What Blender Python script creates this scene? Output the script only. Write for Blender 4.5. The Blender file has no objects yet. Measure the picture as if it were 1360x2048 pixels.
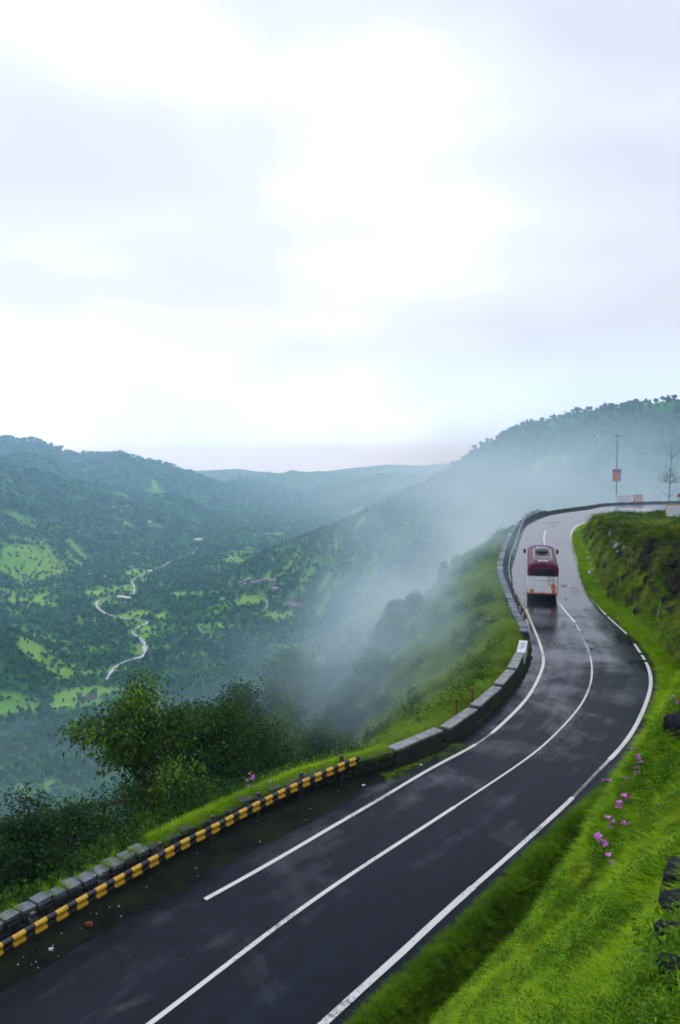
import bpy, math, random
import numpy as np

SC = bpy.context.scene
COL = SC.collection
R = math.radians
rng = np.random.default_rng(11)
random.seed(5)

# ------------------------------------------------------------------ camera
F = 1540.0                      # focal length in pixels of the 1360x2048 photograph
PITCH = math.atan(94.0 / F)
cam_d = bpy.data.cameras.new('camera'); cam = bpy.data.objects.new('camera', cam_d); COL.objects.link(cam)
cam_d.sensor_fit = 'VERTICAL'; cam_d.sensor_height = 36; cam_d.sensor_width = 36
cam_d.lens = F / 2048 * 36
cam_d.clip_start = 0.1; cam_d.clip_end = 60000
cam.rotation_euler = (math.pi / 2 - PITCH, 0, 0)
SC.camera = cam

# ------------------------------------------------------------------ world, sun, exposure
SUN_EL, SUN_AZ = R(58), R(-35)          # azimuth from +Y towards +X
w = bpy.data.worlds.new('World'); SC.world = w; w.use_nodes = True
nt = w.node_tree; nt.nodes.clear(); N = nt.nodes.new; K = nt.links.new
out = N('ShaderNodeOutputWorld'); sky = N('ShaderNodeTexSky'); sky.sky_type = 'NISHITA'; sky.sun_disc = False
sky.sun_elevation = SUN_EL; sky.sun_rotation = SUN_AZ
bg1 = N('ShaderNodeBackground'); bg1.inputs[1].default_value = 0.1; K(sky.outputs[0], bg1.inputs[0])
tc = N('ShaderNodeTexCoord'); mp = N('ShaderNodeMapping'); mp.inputs['Scale'].default_value = (1.0, 1.0, 2.3)
mp.inputs['Location'].default_value = (0.35, 0.1, 0.55)
K(tc.outputs['Generated'], mp.inputs[0])
n1 = N('ShaderNodeTexNoise'); n1.inputs['Scale'].default_value = 1.7; n1.inputs['Detail'].default_value = 5; n1.inputs['Roughness'].default_value = 0.42
n1.inputs['Distortion'].default_value = 0.25
K(mp.outputs[0], n1.inputs['Vector'])
cr = N('ShaderNodeValToRGB'); K(n1.outputs['Fac'], cr.inputs[0])
e = cr.color_ramp.elements
e[0].position = 0.36; e[0].color = (0.60, 0.65, 0.755, 1)
e[1].position = 0.595; e[1].color = (0.96, 1.05, 1.32, 1)
m_ = cr.color_ramp.elements.new(0.485); m_.color = (0.715, 0.765, 0.90, 1)
bg2 = N('ShaderNodeBackground'); bg2.inputs[1].default_value = 1.06; sx = N('ShaderNodeSeparateXYZ'); K(tc.outputs['Generated'], sx.inputs[0])
hm = N('ShaderNodeMapRange'); hm.interpolation_type = 'SMOOTHERSTEP'; hm.inputs[1].default_value = 0.20; hm.inputs[2].default_value = -0.02; K(sx.outputs[2], hm.inputs[0])
hz_ = N('ShaderNodeMix'); hz_.data_type = 'RGBA'; hz_.blend_type = 'MULTIPLY'; K(hm.outputs[0], hz_.inputs[0]); K(cr.outputs[0], hz_.inputs[6]); hz_.inputs[7].default_value = (1.20, 1.62, 2.40, 1)
K(hz_.outputs[2], bg2.inputs[0])
mx = N('ShaderNodeMixShader'); mx.inputs[0].default_value = 0.94
K(bg1.outputs[0], mx.inputs[1]); K(bg2.outputs[0], mx.inputs[2]); K(mx.outputs[0], out.inputs[0])

sd = bpy.data.lights.new('sun', 'SUN'); sd.energy = 0.5; sd.angle = R(35); sd.color = (1.0, 0.98, 0.95)
sun = bpy.data.objects.new('sun', sd); COL.objects.link(sun)
sun.rotation_euler = (math.pi / 2 - SUN_EL, 0, -SUN_AZ + math.pi)

SC.view_settings.view_transform = 'Standard'; SC.view_settings.look = 'None'
SC.view_settings.exposure = 0.32; SC.view_settings.gamma = 1.0; SC.view_settings.use_curve_mapping = False
SC.render.engine = 'CYCLES'
cy = SC.cycles
cy.use_denoising = True
cy.max_bounces = 6; cy.diffuse_bounces = 2; cy.glossy_bounces = 3; cy.transmission_bounces = 4
cy.transparent_max_bounces = 8; cy.volume_bounces = 4
cy.volume_step_rate = 1.0; cy.volume_max_steps = 128
cy.pixel_filter_type = 'BLACKMAN_HARRIS'; cy.filter_width = 1.8
cy.use_adaptive_sampling = True; cy.adaptive_threshold = 0.015

# ------------------------------------------------------------------ projection helpers
def ray(u, v):
    x = (u - 680) / F; y = (1024 - v) / F
    return np.array([x, math.cos(PITCH) + y * math.sin(PITCH), -math.sin(PITCH) + y * math.cos(PITCH)])
def proj(X, Y, Z):
    fy = Y * math.cos(PITCH) - Z * math.sin(PITCH)
    uy = Y * math.sin(PITCH) + Z * math.cos(PITCH)
    fy = np.where(fy > 0.1, fy, 0.1)
    return 680 + F * X / fy, 1024 - F * uy / fy, fy
_HY = np.array([-120, -40, 0, 14, 35, 60, 85, 105, 122, 140, 170, 260.])
_HZ = np.array([-14.0, -12.9, -12.2, -11.9, -11.3, -10.55, -9.4, -8.2, -7.1, -6.6, -6.3, -6.0])
_ty = np.linspace(-120, 260, 1521); _tz = np.interp(_ty, _HY, _HZ)
_k = np.ones(41) / 41; _tz = np.convolve(np.pad(_tz, 20, mode='edge'), _k, 'valid')
def H(Y): return np.interp(Y, _ty, _tz)
def on_road(u, v, dz=0.0):
    d = ray(u, v); Y = np.linspace(4, 220, 12000)
    q = d[2] / d[1] * Y - (H(Y) + dz)
    i = np.where(q < 0)[0]; i = i[0] if len(i) else len(Y) - 1
    return np.array([d[0] / d[1] * Y[i], Y[i]])
def catmull(P, step=0.5):
    P = np.asarray(P, float); out_ = []
    Q = np.vstack([2 * P[0] - P[1], P, 2 * P[-1] - P[-2]])
    for i in range(1, len(Q) - 2):
        p0, p1, p2, p3 = Q[i - 1:i + 3]
        n = max(2, int(np.linalg.norm(p2 - p1) / step * 2))
        t = np.linspace(0, 1, n, endpoint=False)[:, None]
        out_.append(0.5 * ((2 * p1) + (-p0 + p2) * t + (2 * p0 - 5 * p1 + 4 * p2 - p3) * t ** 2 + (-p0 + 3 * p1 - 3 * p2 + p3) * t ** 3))
    out_.append(P[-1:]); A = np.vstack(out_)
    return resample(A, step)
def resample(A, step):
    d = np.r_[0, np.cumsum(np.linalg.norm(np.diff(A, axis=0), axis=1))]
    n = max(2, int(d[-1] / step) + 1); t = np.linspace(0, d[-1], n)
    return np.stack([np.interp(t, d, A[:, k]) for k in range(A.shape[1])], 1)
def smooth(A, n=5):
    k = np.ones(2 * n + 1) / (2 * n + 1)
    B = np.stack([np.convolve(np.pad(A[:, i], n, mode='reflect', reflect_type='odd'), k, 'valid') for i in range(A.shape[1])], 1)
    return B
def trace(px, dz=0.0, pre=(), post=(), step=0.5, sm=3):
    P = [on_road(u, v, dz) for u, v in px]
    return smooth(catmull(list(map(np.array, pre)) + P + list(map(np.array, post)), step), sm)
def tangents(A):
    t = np.gradient(A, axis=0); return t / np.linalg.norm(t, axis=1)[:, None]
def normals_left(A):
    t = tangents(A); return np.stack([-t[:, 1], t[:, 0]], 1)
def seg(A, p, q):
    i = int(np.argmin(((A - p) ** 2).sum(1))); j = int(np.argmin(((A - q) ** 2).sum(1)))
    return A[min(i, j):max(i, j) + 1]

# traced curves on the road surface (photograph pixels -> metres)
PXC = [(300, 2048), (628, 1799), (905, 1617), (1060, 1513), (1120, 1459), (1164, 1408), (1182, 1365), (1184, 1335), (1176, 1298), (1149, 1244), (1120, 1208), (1104, 1160), (1093, 1110), (1090, 1065)]
PXR = [(645, 2048), (740, 1966), (900, 1815), (1001, 1727), (1069, 1666), (1147, 1595), (1187, 1551), (1241, 1497), (1271, 1454), (1291, 1410), (1302, 1372), (1301, 1349), (1293, 1325), (1282, 1308), (1266, 1284), (1252, 1266), (1213, 1231), (1176, 1187), (1165, 1160), (1152, 1110), (1143, 1080), (1144, 1062), (1155, 1051), (1172, 1045)]
PXRA = [(690, 2048), (850, 1905), (900, 1855), (1001, 1760), (1069, 1692), (1130, 1636), (1225, 1555), (1265, 1514), (1291, 1457), (1315, 1410), (1325, 1366), (1316, 1334), (1291, 1295), (1257, 1262), (1225, 1232), (1193, 1206), (1171, 1168), (1158, 1120), (1148, 1085), (1149, 1068), (1160, 1055), (1180, 1048)]
PXL = [(410, 1799), (546, 1724), (652, 1661), (769, 1593), (866, 1534), (958, 1487), (992, 1459), (1031, 1423), (1060, 1389), (1080, 1350), (1088, 1325), (1086, 1308), (1078, 1282), (1063, 1246), (1052, 1218)]
PXLA = [(0, 1985), (150, 1900), (300, 1812), (450, 1732), (600, 1655), (700, 1598), (780, 1548), (870, 1508), (940, 1470), (1000, 1420), (1040, 1372), (1062, 1325), (1064, 1292), (1052, 1250), (1037, 1210), (1026, 1170), (1024, 1120), (1034, 1080), (1052, 1052), (1080, 1036), (1120, 1027), (1180, 1019), (1240, 1010)]
PXW = [(0, 1850), (118, 1791), (235, 1730), (345, 1672), (460, 1615), (580, 1562), (690, 1524), (793, 1500), (888, 1460), (957, 1418), (1005, 1371), (1033, 1338), (1050, 1307), (1056, 1280), (1054, 1250), (1041, 1227), (1029, 1200), (1014, 1165), (1006, 1140), (1008, 1110), (1016, 1085), (1026, 1062), (1042, 1042), (1064, 1029), (1092, 1019), (1180, 1007), (1240, 1001)]
def back(P0, off=0, L=90):
    d = np.array([0.598, 0.801])
    return [np.array(P0) - d * L, np.array(P0) - d * L * .5, np.array(P0) - d * 12]
pC = on_road(*PXC[0]); pR = on_road(*PXR[0]); pRA = on_road(*PXRA[0]); pLA = on_road(*PXLA[0]); pW = on_road(*PXW[0], 0.6); pL = on_road(*PXL[0])
CV_C = trace(PXC, pre=back(pC), post=[(31, 108.5), (40, 117), (58, 124), (90, 127), (170, 129)])
CV_R = trace(PXR, pre=back(pR), post=[(41, 114.5), (58, 120.5), (90, 123), (170, 125)])
CV_RA = trace(PXRA, pre=back(pRA), post=[(42, 113.5), (58, 119.5), (90, 122), (170, 124)])
CV_L = trace(PXL)
CV_LA = trace(PXLA, pre=back(pLA), post=[(70, 135.5), (110, 137), (170, 138)])
CV_W = trace(PXW, 0.6, pre=back(pW), post=[(74, 140.5), (110, 142.5), (170, 144)])

# ------------------------------------------------------------------ noise
def _hash(ix, iy, s):
    h = (ix.astype(np.int64) * 374761393 + iy.astype(np.int64) * 668265263 + s * 1274126177) & 0x7fffffff
    h = ((h ^ (h >> 13)) * 1274126177) & 0x7fffffff
    return ((h ^ (h >> 16)) & 0xffff) / 65535.0
def perlin(x, y, s=0):
    x = np.asarray(x, float); y = np.asarray(y, float)
    ix = np.floor(x); iy = np.floor(y); fx = x - ix; fy = y - iy
    def g(dx, dy):
        a = _hash(ix + dx, iy + dy, s) * 2 * np.pi
        return np.cos(a) * (fx - dx) + np.sin(a) * (fy - dy)
    ux = fx * fx * fx * (fx * (fx * 6 - 15) + 10); uy = fy * fy * fy * (fy * (fy * 6 - 15) + 10)
    a = g(0, 0) * (1 - ux) + g(1, 0) * ux; b = g(0, 1) * (1 - ux) + g(1, 1) * ux
    return (a * (1 - uy) + b * uy) * 1.5
def fbm(x, y, o=4, s=0, gain=0.5):
    v = 0; a = 1; t = 0
    for i in range(o):
        v = v + a * perlin(x * 2 ** i, y * 2 ** i, s + i * 17); t += a; a *= gain
    return v / t

# ------------------------------------------------------------------ terrain height
def near_poly(A, x, y, step=1):
    """distance, signed side (left positive), nearest index"""
    B = A[::step]; n = normals_left(B); t = tangents(B)
    D = np.empty(len(x)); S = np.empty(len(x)); I = np.empty(len(x), int)
    for k in range(0, len(x), 20000):
        xx = x[k:k + 20000]; yy = y[k:k + 20000]
        d2 = (xx[:, None] - B[None, :, 0]) ** 2 + (yy[:, None] - B[None, :, 1]) ** 2
        i = d2.argmin(1)
        vx = xx - B[i, 0]; vy = yy - B[i, 1]
        tt = vx * t[i, 0] + vy * t[i, 1]; nn = vx * n[i, 0] + vy * n[i, 1]
        hs = 0.3 * step
        tt = np.sign(tt) * np.maximum(np.abs(tt) - hs, 0)
        D[k:k + 20000] = np.sqrt(nn ** 2 + tt ** 2); S[k:k + 20000] = np.sign(nn); I[k:k + 20000] = i * step
    return D, S, I
def sstep(a, b, x):
    t = np.clip((x - a) / (b - a), 0, 1); return t * t * (3 - 2 * t)
def smax(a, b, k):
    h = np.clip(0.5 + 0.5 * (a - b) / k, 0, 1); return b + (a - b) * h + k * h * (1 - h)
def smin(a, b, k): return -smax(-a, -b, k)

# skyline layers:  (pixels u, v),  crest distance(u), near-side slope
LAYERS = [
    ([(-700, 860), (-200, 872), (0, 880), (75, 885), (110, 897), (150, 910), (200, 909), (240, 907), (290, 919), (340, 931), (380, 945), (420, 960), (480, 978), (560, 995), (640, 1004), (760, 1030), (900, 1100)], [(-700, 4000), (400, 4200), (640, 5200)], 0.125, 40),
    ([(-700, 890), (-200, 905), (0, 920), (40, 936), (100, 948), (160, 975), (250, 1003), (350, 1035), (430, 1065), (520, 1120)], [(-700, 2500), (500, 2500)], 0.23, 20),
    ([(-700, 960), (300, 965), (380, 941), (480, 937), (510, 942), (600, 948), (700, 936), (780, 928), (830, 931), (890, 927), (1000, 925), (1400, 920), (2200, 915)], [(-700, 7200), (2200, 7200)], 0.06, 40),
    ([(430, 1120), (560, 1062), (620, 1032), (700, 1002), (740, 987), (800, 985), (860, 965), (900, 940), (1000, 925), (2200, 900)], [(400, 3300), (2200, 3300)], 0.12, 25),
    ([(420, 1160), (500, 1120), (560, 1092), (620, 1068), (700, 1039), (740, 1019), (800, 989), (840, 969), (880, 949), (920, 924), (950, 899), (1000, 873), (1035, 855), (1080, 845), (1130, 832), (1200, 823), (1250, 818), (1300, 815), (1360, 808), (1600, 780), (2300, 760)], [(420, 1500), (560, 1380), (700, 1230), (800, 1110), (900, 1000), (1035, 860), (1200, 780), (1360, 720), (2300, 600)], 0.42, 6),
]
def terrain(x, y, fine=True):
    x = np.atleast_1d(np.asarray(x, float)); y = np.atleast_1d(np.asarray(y, float))
    r = np.hypot(x, y)
    z = np.empty_like(x)
    D = np.empty_like(x); S = np.empty_like(x); I = np.empty(len(x), int)
    dR = np.empty_like(x); sR = np.empty_like(x); iR = np.empty(len(x), int)
    nr = r < 230
    for m, st in ((nr, 1), (~nr, 12)):
        if m.any():
            D[m], S[m], I[m] = near_poly(CV_W, x[m], y[m], st)
            dR[m], sR[m], iR[m] = near_poly(CV_RA, x[m], y[m], st)
    hw = H(CV_W[I, 1]); hr = H(CV_RA[iR, 1])
    isR = (dR < D) & (sR < 0)                      # right of the road: bank, cutting
    isL = (~isR) & (S > 0)                         # beyond the parapet
    # --- road bed and shoulder
    bed = H(y) - 0.045 + 0.012 * fbm(x * 1.3, y * 1.3, 3, 3)
    # --- left slope
    rough = fbm(x / 9, y / 9, 4, 8)
    d = np.maximum(D - 0.55, 0)
    big = fbm(x / 60, y / 60, 4, 21)
    sl = hw - 0.08 - 0.45 * np.minimum(d, 1.5) - 0.80 * np.clip(d - 1.5, 0, 4.2) - 1.12 * np.clip(d - 5.7, 0, 22) - 0.70 * np.maximum(d - 27.7, 0) + rough * np.minimum(d * 0.22, 2.2) + big * np.minimum(np.maximum(d - 8, 0) * 0.12, 14)
    # --- large relief
    up = 680 + F * x / np.maximum(y, 1.0)
    up = np.where(y > 1, np.clip(up, -700, 2300), np.where(x > 0, 2300, -700))
    floor = -222 + 16 * fbm(x / 420, y / 420, 4, 31) + 0.004 * np.maximum(r - 800, 0)
    floor = np.where(r < 2500, floor, floor + 0.0)
    far = floor
    for P, Dd, slope, k in LAYERS:
        P = np.array(P, float); Dd = np.array(Dd, float)
        v = np.interp(up, P[:, 0], P[:, 1]); dd = np.interp(up, Dd[:, 0], Dd[:, 1])
        edge = np.interp(up, [P[0, 0] - 1, P[0, 0] + 60, P[-1, 0] - 60, P[-1, 0] + 1], [0 if P[0, 0] > -600 else 1, 1, 1, 0 if P[-1, 0] < 2100 else 1])
        zc = (930 - v) / F * dd
        wob = fbm(x / (dd.mean() / 9), y / (dd.mean() / 9), 4, int(k) + 50)
        q = (dd - r)
        amp = np.clip(np.abs(q) * 0.10, 0, 0.02 * dd.mean())
        zz = zc - slope * np.maximum(q, 0) * (1.0 + 0.35 * np.sin(np.clip(q, 0, 1e5) / dd.mean() * 14 + wob * 3) * np.exp(-np.maximum(q, 0) / dd.mean() * 3)) - 0.22 * np.maximum(-q, 0) + amp * wob * 1.5
        zz = np.where(edge > 0.5, zz, -400)
        far = smax(far, zz, k)
    left = smax(sl, far, 5.0)
    left = np.where(D < 6, sl, left)
    # --- right: verge, ditch, bank, plateau
    s = dR
    g = np.interp(s, [0, 0.25, 0.6, 1.0, 1.3, 1.8, 2.6, 40], [-0.04, 0.05, 0.12, -0.62, -0.60, 0.30, 1.20, 52])
    steep = sstep(38, 52, y) * (1 - sstep(98, 108, y))
    g2 = np.interp(s, [0, 0.3, 0.8, 1.1, 1.5, 2.5, 3.5, 40], [-0.04, 0.06, 0.10, 0.10, 1.1, 3.6, 5.9, 60])
    g = g * (1 - steep) + g2 * steep
    tip = sstep(84, 100, y)
    g3 = np.interp(s, [0, 0.5, 3, 5, 40], [-0.04, 0.1, 0.7, 2.4, 40])
    g = g * (1 - tip) + g3 * tip
    lump = (0.45 + 0.55 * steep) * fbm(x / 1.7, y / 1.7, 3, 77) + (0.55 + 0.9 * steep) * fbm(x / 5, y / 5, 2, 78)
    amp = sstep(1.2, 3.0, s)
    M = np.interp(y, [-60, 0, 14, 55, 100, 118, 150], [1.0, -1.75, -1.9, -4.7, -6.75, -7.35, -7.0]) + 0.25 * fbm(x / 6, y / 6, 3, 91)
    M = M + 0.10 * np.maximum(x - 80, 0)
    bump = 1.9 * np.exp(-((x - 6.3) ** 2 + (y - 13.2) ** 2) / 5.0)
    right = smin(hr + g + (lump + bump) * amp, M, 0.6)
    right = smax(right, np.where(y > 110, far, -400), 2.0)
    z = np.where(isR, right, np.where(isL, left, bed))
    under_cam = np.exp(-((x - 0) ** 2 + (y + 0.3) ** 2) / 2.2)
    z = np.minimum(z, -1.55)*under_cam + z*(1-under_cam)
    info = dict(D=D, isL=isL, isR=isR, s=dR, r=r, far=far, sl=sl)
    return z, info
_tt = np.concatenate([np.linspace(2, 30, 1200), 30 * np.exp(np.linspace(0, math.log(8300 / 30), 3600))[1:]])
def hit(u, v):
    d = ray(u, v); x = d[0] * _tt; y = d[1] * _tt; z = d[2] * _tt
    zt, _ = terrain(x, y); i = np.where(z < zt)[0]
    i = i[0] if len(i) else len(_tt) - 1
    return np.array([x[i], y[i], zt[i]])
def ground_z(x, y): return float(terrain([x], [y])[0][0])

# ------------------------------------------------------------------ tagging and mesh helpers
def tag(o, label=None, cat=None, group=None, kind=None):
    if label: o['label'] = label
    if cat: o['category'] = cat
    if group: o['group'] = group
    if kind: o['kind'] = kind
    return o
def link(name, me, parent=None, loc=None, rz=None, rot=None, scale=None):
    o = bpy.data.objects.new(name, me); COL.objects.link(o)
    if parent is not None: o.parent = parent
    if loc is not None: o.location = loc
    if rz is not None: o.rotation_euler = (0, 0, rz)
    if rot is not None: o.rotation_euler = rot
    if scale is not None: o.scale = scale if hasattr(scale, '__len__') else (scale,) * 3
    return o
def empty(name, loc=(0, 0, 0), rz=0):
    o = bpy.data.objects.new(name, None); COL.objects.link(o); o.location = loc; o.rotation_euler = (0, 0, rz); o.empty_display_size = 0.3
    return o
def mesh(name, V, Fc, mat, smooth_=False, attrs=None, mats=None, mi=None, uv=None):
    V = np.asarray(V, np.float32); Fc = np.asarray(Fc, np.int32)
    me = bpy.data.meshes.new(name); n = Fc.shape[1]
    me.vertices.add(len(V)); me.vertices.foreach_set('co', V.ravel())
    me.loops.add(Fc.size); me.loops.foreach_set('vertex_index', Fc.ravel())
    me.polygons.add(len(Fc)); me.polygons.foreach_set('loop_start', np.arange(0, Fc.size, n, dtype=np.int32))
    me.polygons.foreach_set('loop_total', np.full(len(Fc), n, np.int32))
    if uv is not None:
        l = me.uv_layers.new(name='UVMap'); l.data.foreach_set('uv', np.asarray(uv, np.float32)[Fc.ravel()].ravel())
    me.update(calc_edges=True)
    if smooth_: me.polygons.foreach_set('use_smooth', np.ones(len(Fc), bool))
    for m in (mats or [mat]): me.materials.append(m)
    if mi is not None: me.polygons.foreach_set('material_index', np.asarray(mi, np.int32))
    for k, (dom, typ, arr) in (attrs or {}).items():
        a = me.attributes.new(k, typ, dom)
        if typ == 'FLOAT': a.data.foreach_set('value', np.asarray(arr, np.float32))
        else: a.data.foreach_set('color', np.asarray(arr, np.float32).ravel())
    return me
class MB:
    """collects pieces (quads and triangles) into one mesh"""
    def __init__(s): s.v = []; s.f = []
    def add(s, V, Fc):
        b = len(s.v); s.v += [tuple(map(float, p)) for p in V]; s.f += [tuple(int(i) + b for i in f) for f in Fc]; return s
    def box(s, c, d, rz=0, bev=0, M=None, taper=1.0):
        x, y, z = [k / 2 for k in d]; c_, s_ = math.cos(rz), math.sin(rz)
        pts = []
        if bev <= 0:
            base = [(-x, -y, -z), (x, -y, -z), (x, y, -z), (-x, y, -z), (-x * taper, -y * taper, z), (x * taper, -y * taper, z), (x * taper, y * taper, z), (-x * taper, y * taper, z)]
            fs = [(0, 3, 2, 1), (4, 5, 6, 7), (0, 1, 5, 4), (1, 2, 6, 5), (2, 3, 7, 6), (3, 0, 4, 7)]
        else:
            b = bev; base = []
            for zz, xx, yy in ((-z, x - b, y - b), (-z + b, x, y), (z - b, x, y), (z, x - b, y - b)):
                base += [(-xx, -yy + (b if xx == x else 0), zz), (-xx + (b if xx == x else 0), -yy, zz), (xx - (b if xx == x else 0), -yy, zz), (xx, -yy + (b if xx == x else 0), zz),
                         (xx, yy - (b if xx == x else 0), zz), (xx - (b if xx == x else 0), yy, zz), (-xx + (b if xx == x else 0), yy, zz), (-xx, yy - (b if xx == x else 0), zz)]
            fs = [tuple(range(7, -1, -1)), tuple(range(24, 32))]
            for k in range(3):
                for i in range(8): j = (i + 1) % 8; fs.append((k * 8 + i, k * 8 + j, k * 8 + 8 + j, k * 8 + 8 + i))
        for p in base: pts.append((c[0] + p[0] * c_ - p[1] * s_, c[1] + p[0] * s_ + p[1] * c_, c[2] + p[2]))
        return s.add(pts, fs)
    def tube(s, P, rad, n=8, cap=True):
        P = np.asarray(P, float); rad = np.broadcast_to(rad, (len(P),))
        T = np.gradient(P, axis=0); T /= np.maximum(np.linalg.norm(T, axis=1), 1e-9)[:, None]
        ref = np.array([0, 0, 1.]) if abs(T[0, 2]) < 0.9 else np.array([1., 0, 0])
        V = []
        for p, t, r_ in zip(P, T, rad):
            a = np.cross(t, ref); a /= max(np.linalg.norm(a), 1e-9); b = np.cross(t, a)
            for k in range(n):
                q = 2 * math.pi * k / n; V.append(p + r_ * (math.cos(q) * a + math.sin(q) * b))
        fs = [(i * n + k, i * n + (k + 1) % n, (i + 1) * n + (k + 1) % n, (i + 1) * n + k) for i in range(len(P) - 1) for k in range(n)]
        if cap: fs += [tuple(range(n - 1, -1, -1)), tuple(range((len(P) - 1) * n, len(P) * n))]
        return s.add(V, fs)
    def mesh(s, name, mat, sm=False):
        me = bpy.data.meshes.new(name); me.from_pydata(s.v, [], s.f); me.update()
        me.materials.append(mat)
        if sm: me.polygons.foreach_set('use_smooth', np.ones(len(me.polygons), bool))
        return me
    def obj(s, name, mat, parent=None, sm=False, **k): return link(name, s.mesh(name, mat, sm), parent, **k)

# ------------------------------------------------------------------ materials
def new_mat(name, color=(0.5, 0.5, 0.5), rough=0.7, spec=0.5, metal=0.0):
    m = bpy.data.materials.new(name); m.use_nodes = True; b = m.node_tree.nodes['Principled BSDF']
    b.inputs['Base Color'].default_value = (*color, 1); b.inputs['Roughness'].default_value = rough
    b.inputs['Specular IOR Level'].default_value = spec; b.inputs['Metallic'].default_value = metal
    return m, m.node_tree, b
def noise_node(t, scale, detail=4, rough=0.55, vec=None, dist=0.0):
    n = t.nodes.new('ShaderNodeTexNoise'); n.inputs['Scale'].default_value = scale; n.inputs['Detail'].default_value = detail
    n.inputs['Roughness'].default_value = rough; n.inputs['Distortion'].default_value = dist
    if vec is not None: t.links.new(vec, n.inputs['Vector'])
    return n
def ramp(t, fac, stops):
    c = t.nodes.new('ShaderNodeValToRGB'); t.links.new(fac, c.inputs[0]); el = c.color_ramp.elements
    while len(el) < len(stops): el.new(0.5)
    for e_, (p, col) in zip(el, stops): e_.position = p; e_.color = (*col, 1) if len(col) == 3 else col
    return c
def mixc(t, fac, a, b, mode='MIX'):
    m = t.nodes.new('ShaderNodeMix'); m.data_type = 'RGBA'; m.blend_type = mode
    for s_, v in ((m.inputs[0], fac), (m.inputs[6], a), (m.inputs[7], b)):
        if hasattr(v, 'is_linked') or hasattr(v, 'links'): t.links.new(v, s_)
        elif isinstance(v, (int, float)): s_.default_value = v
        else: s_.default_value = (*v, 1)
    return m.outputs[2]
def math_(t, op, a, b=0.0, clamp=False):
    m = t.nodes.new('ShaderNodeMath'); m.operation = op; m.use_clamp = clamp
    for s_, v in ((m.inputs[0], a), (m.inputs[1], b)):
        if hasattr(v, 'links'): t.links.new(v, s_)
        else: s_.default_value = v
    return m.outputs[0]
def bump(t, b, h, strength=0.3, dist=0.02):
    n = t.nodes.new('ShaderNodeBump'); n.inputs['Strength'].default_value = strength; n.inputs['Distance'].default_value = dist
    t.links.new(h, n.inputs['Height']); t.links.new(n.outputs[0], b.inputs['Normal'])
def simple(name, c1, c2, scale=3, rough=0.8, spec=0.4, bmp=0.0, bscale=None, metal=0, bd=0.02):
    m, t, b = new_mat(name, c1, rough, spec, metal)
    tc_ = t.nodes.new('ShaderNodeTexCoord'); n = noise_node(t, scale, 6, 0.6, tc_.outputs['Object'])
    c = ramp(t, n.outputs['Fac'], [(0.35, c1), (0.65, c2)]); t.links.new(c.outputs[0], b.inputs['Base Color'])
    if bmp: 
        n2 = noise_node(t, bscale or scale * 3, 5, 0.6, tc_.outputs['Object']); bump(t, b, n2.outputs['Fac'], bmp, bd)
    return m

# asphalt: near-black, wet; film of water thicker in patches and along wheel tracks
M_ROAD, t, b = new_mat('wet_asphalt', (0.03, 0.03, 0.035), 0.4, 0.5)
geo = t.nodes.new('ShaderNodeNewGeometry'); uvn = t.nodes.new('ShaderNodeUVMap')
pos = geo.outputs['Position']
nA = noise_node(t, 0.22, 7, 0.68, pos, 0.6); nB = noise_node(t, 2.2, 6, 0.65, pos); nC = noise_node(t, 60, 3, 0.6, pos)
mpu = t.nodes.new('ShaderNodeMapping'); mpu.inputs['Scale'].default_value = (0.9, 0.06, 1); t.links.new(uvn.outputs[0], mpu.inputs[0])
nS = noise_node(t, 1.6, 5, 0.6, mpu.outputs[0])
c = ramp(t, nB.outputs['Fac'], [(0.3, (0.003, 0.005, 0.010)), (0.7, (0.007, 0.011, 0.021))])
c2 = ramp(t, nS.outputs['Fac'], [(0.35, (0.75, 0.75, 0.78)), (0.7, (1.2, 1.2, 1.22))])
t.links.new(mixc(t, 1.0, c.outputs[0], c2.outputs[0], 'MULTIPLY'), b.inputs['Base Color'])
wet = math_(t, 'ADD', math_(t, 'MULTIPLY', nA.outputs['Fac'], 0.74), math_(t, 'MULTIPLY', nS.outputs['Fac'], 0.26))
sepp = t.nodes.new('ShaderNodeSeparateXYZ'); t.links.new(pos, sepp.inputs[0])
mr = t.nodes.new('ShaderNodeMapRange'); mr.inputs[1].default_value = 28; mr.inputs[2].default_value = 66; mr.inputs[3].default_value = -0.035; mr.inputs[4].default_value = 0.22
t.links.new(sepp.outputs[1], mr.inputs[0])              # gloss and specular raised with distance to brighten the far sky sheen
wet2 = math_(t, 'ADD', wet, mr.outputs[0])
rr = ramp(t, wet2, [(0.47, (0.42, 0.42, 0.42)), (0.56, (0.26, 0.26, 0.26)), (0.66, (0.09, 0.09, 0.09))])
t.links.new(rr.outputs[0], b.inputs['Roughness'])
sr = ramp(t, wet2, [(0.47, (0.08, 0.08, 0.08)), (0.56, (0.20, 0.20, 0.20)), (0.66, (0.5, 0.5, 0.5))]); t.links.new(sr.outputs[0], b.inputs['Specular IOR Level']); b.inputs['Specular Tint'].default_value = (0.80, 0.90, 1.0, 1)  # blue of the sky put into the specular tint to cool the sheen
bn = math_(t, 'ADD', math_(t, 'MULTIPLY', nC.outputs['Fac'], 0.6), math_(t, 'MULTIPLY', nB.outputs['Fac'], 1.5))
bump(t, b, bn, 0.10, 0.010)

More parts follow.
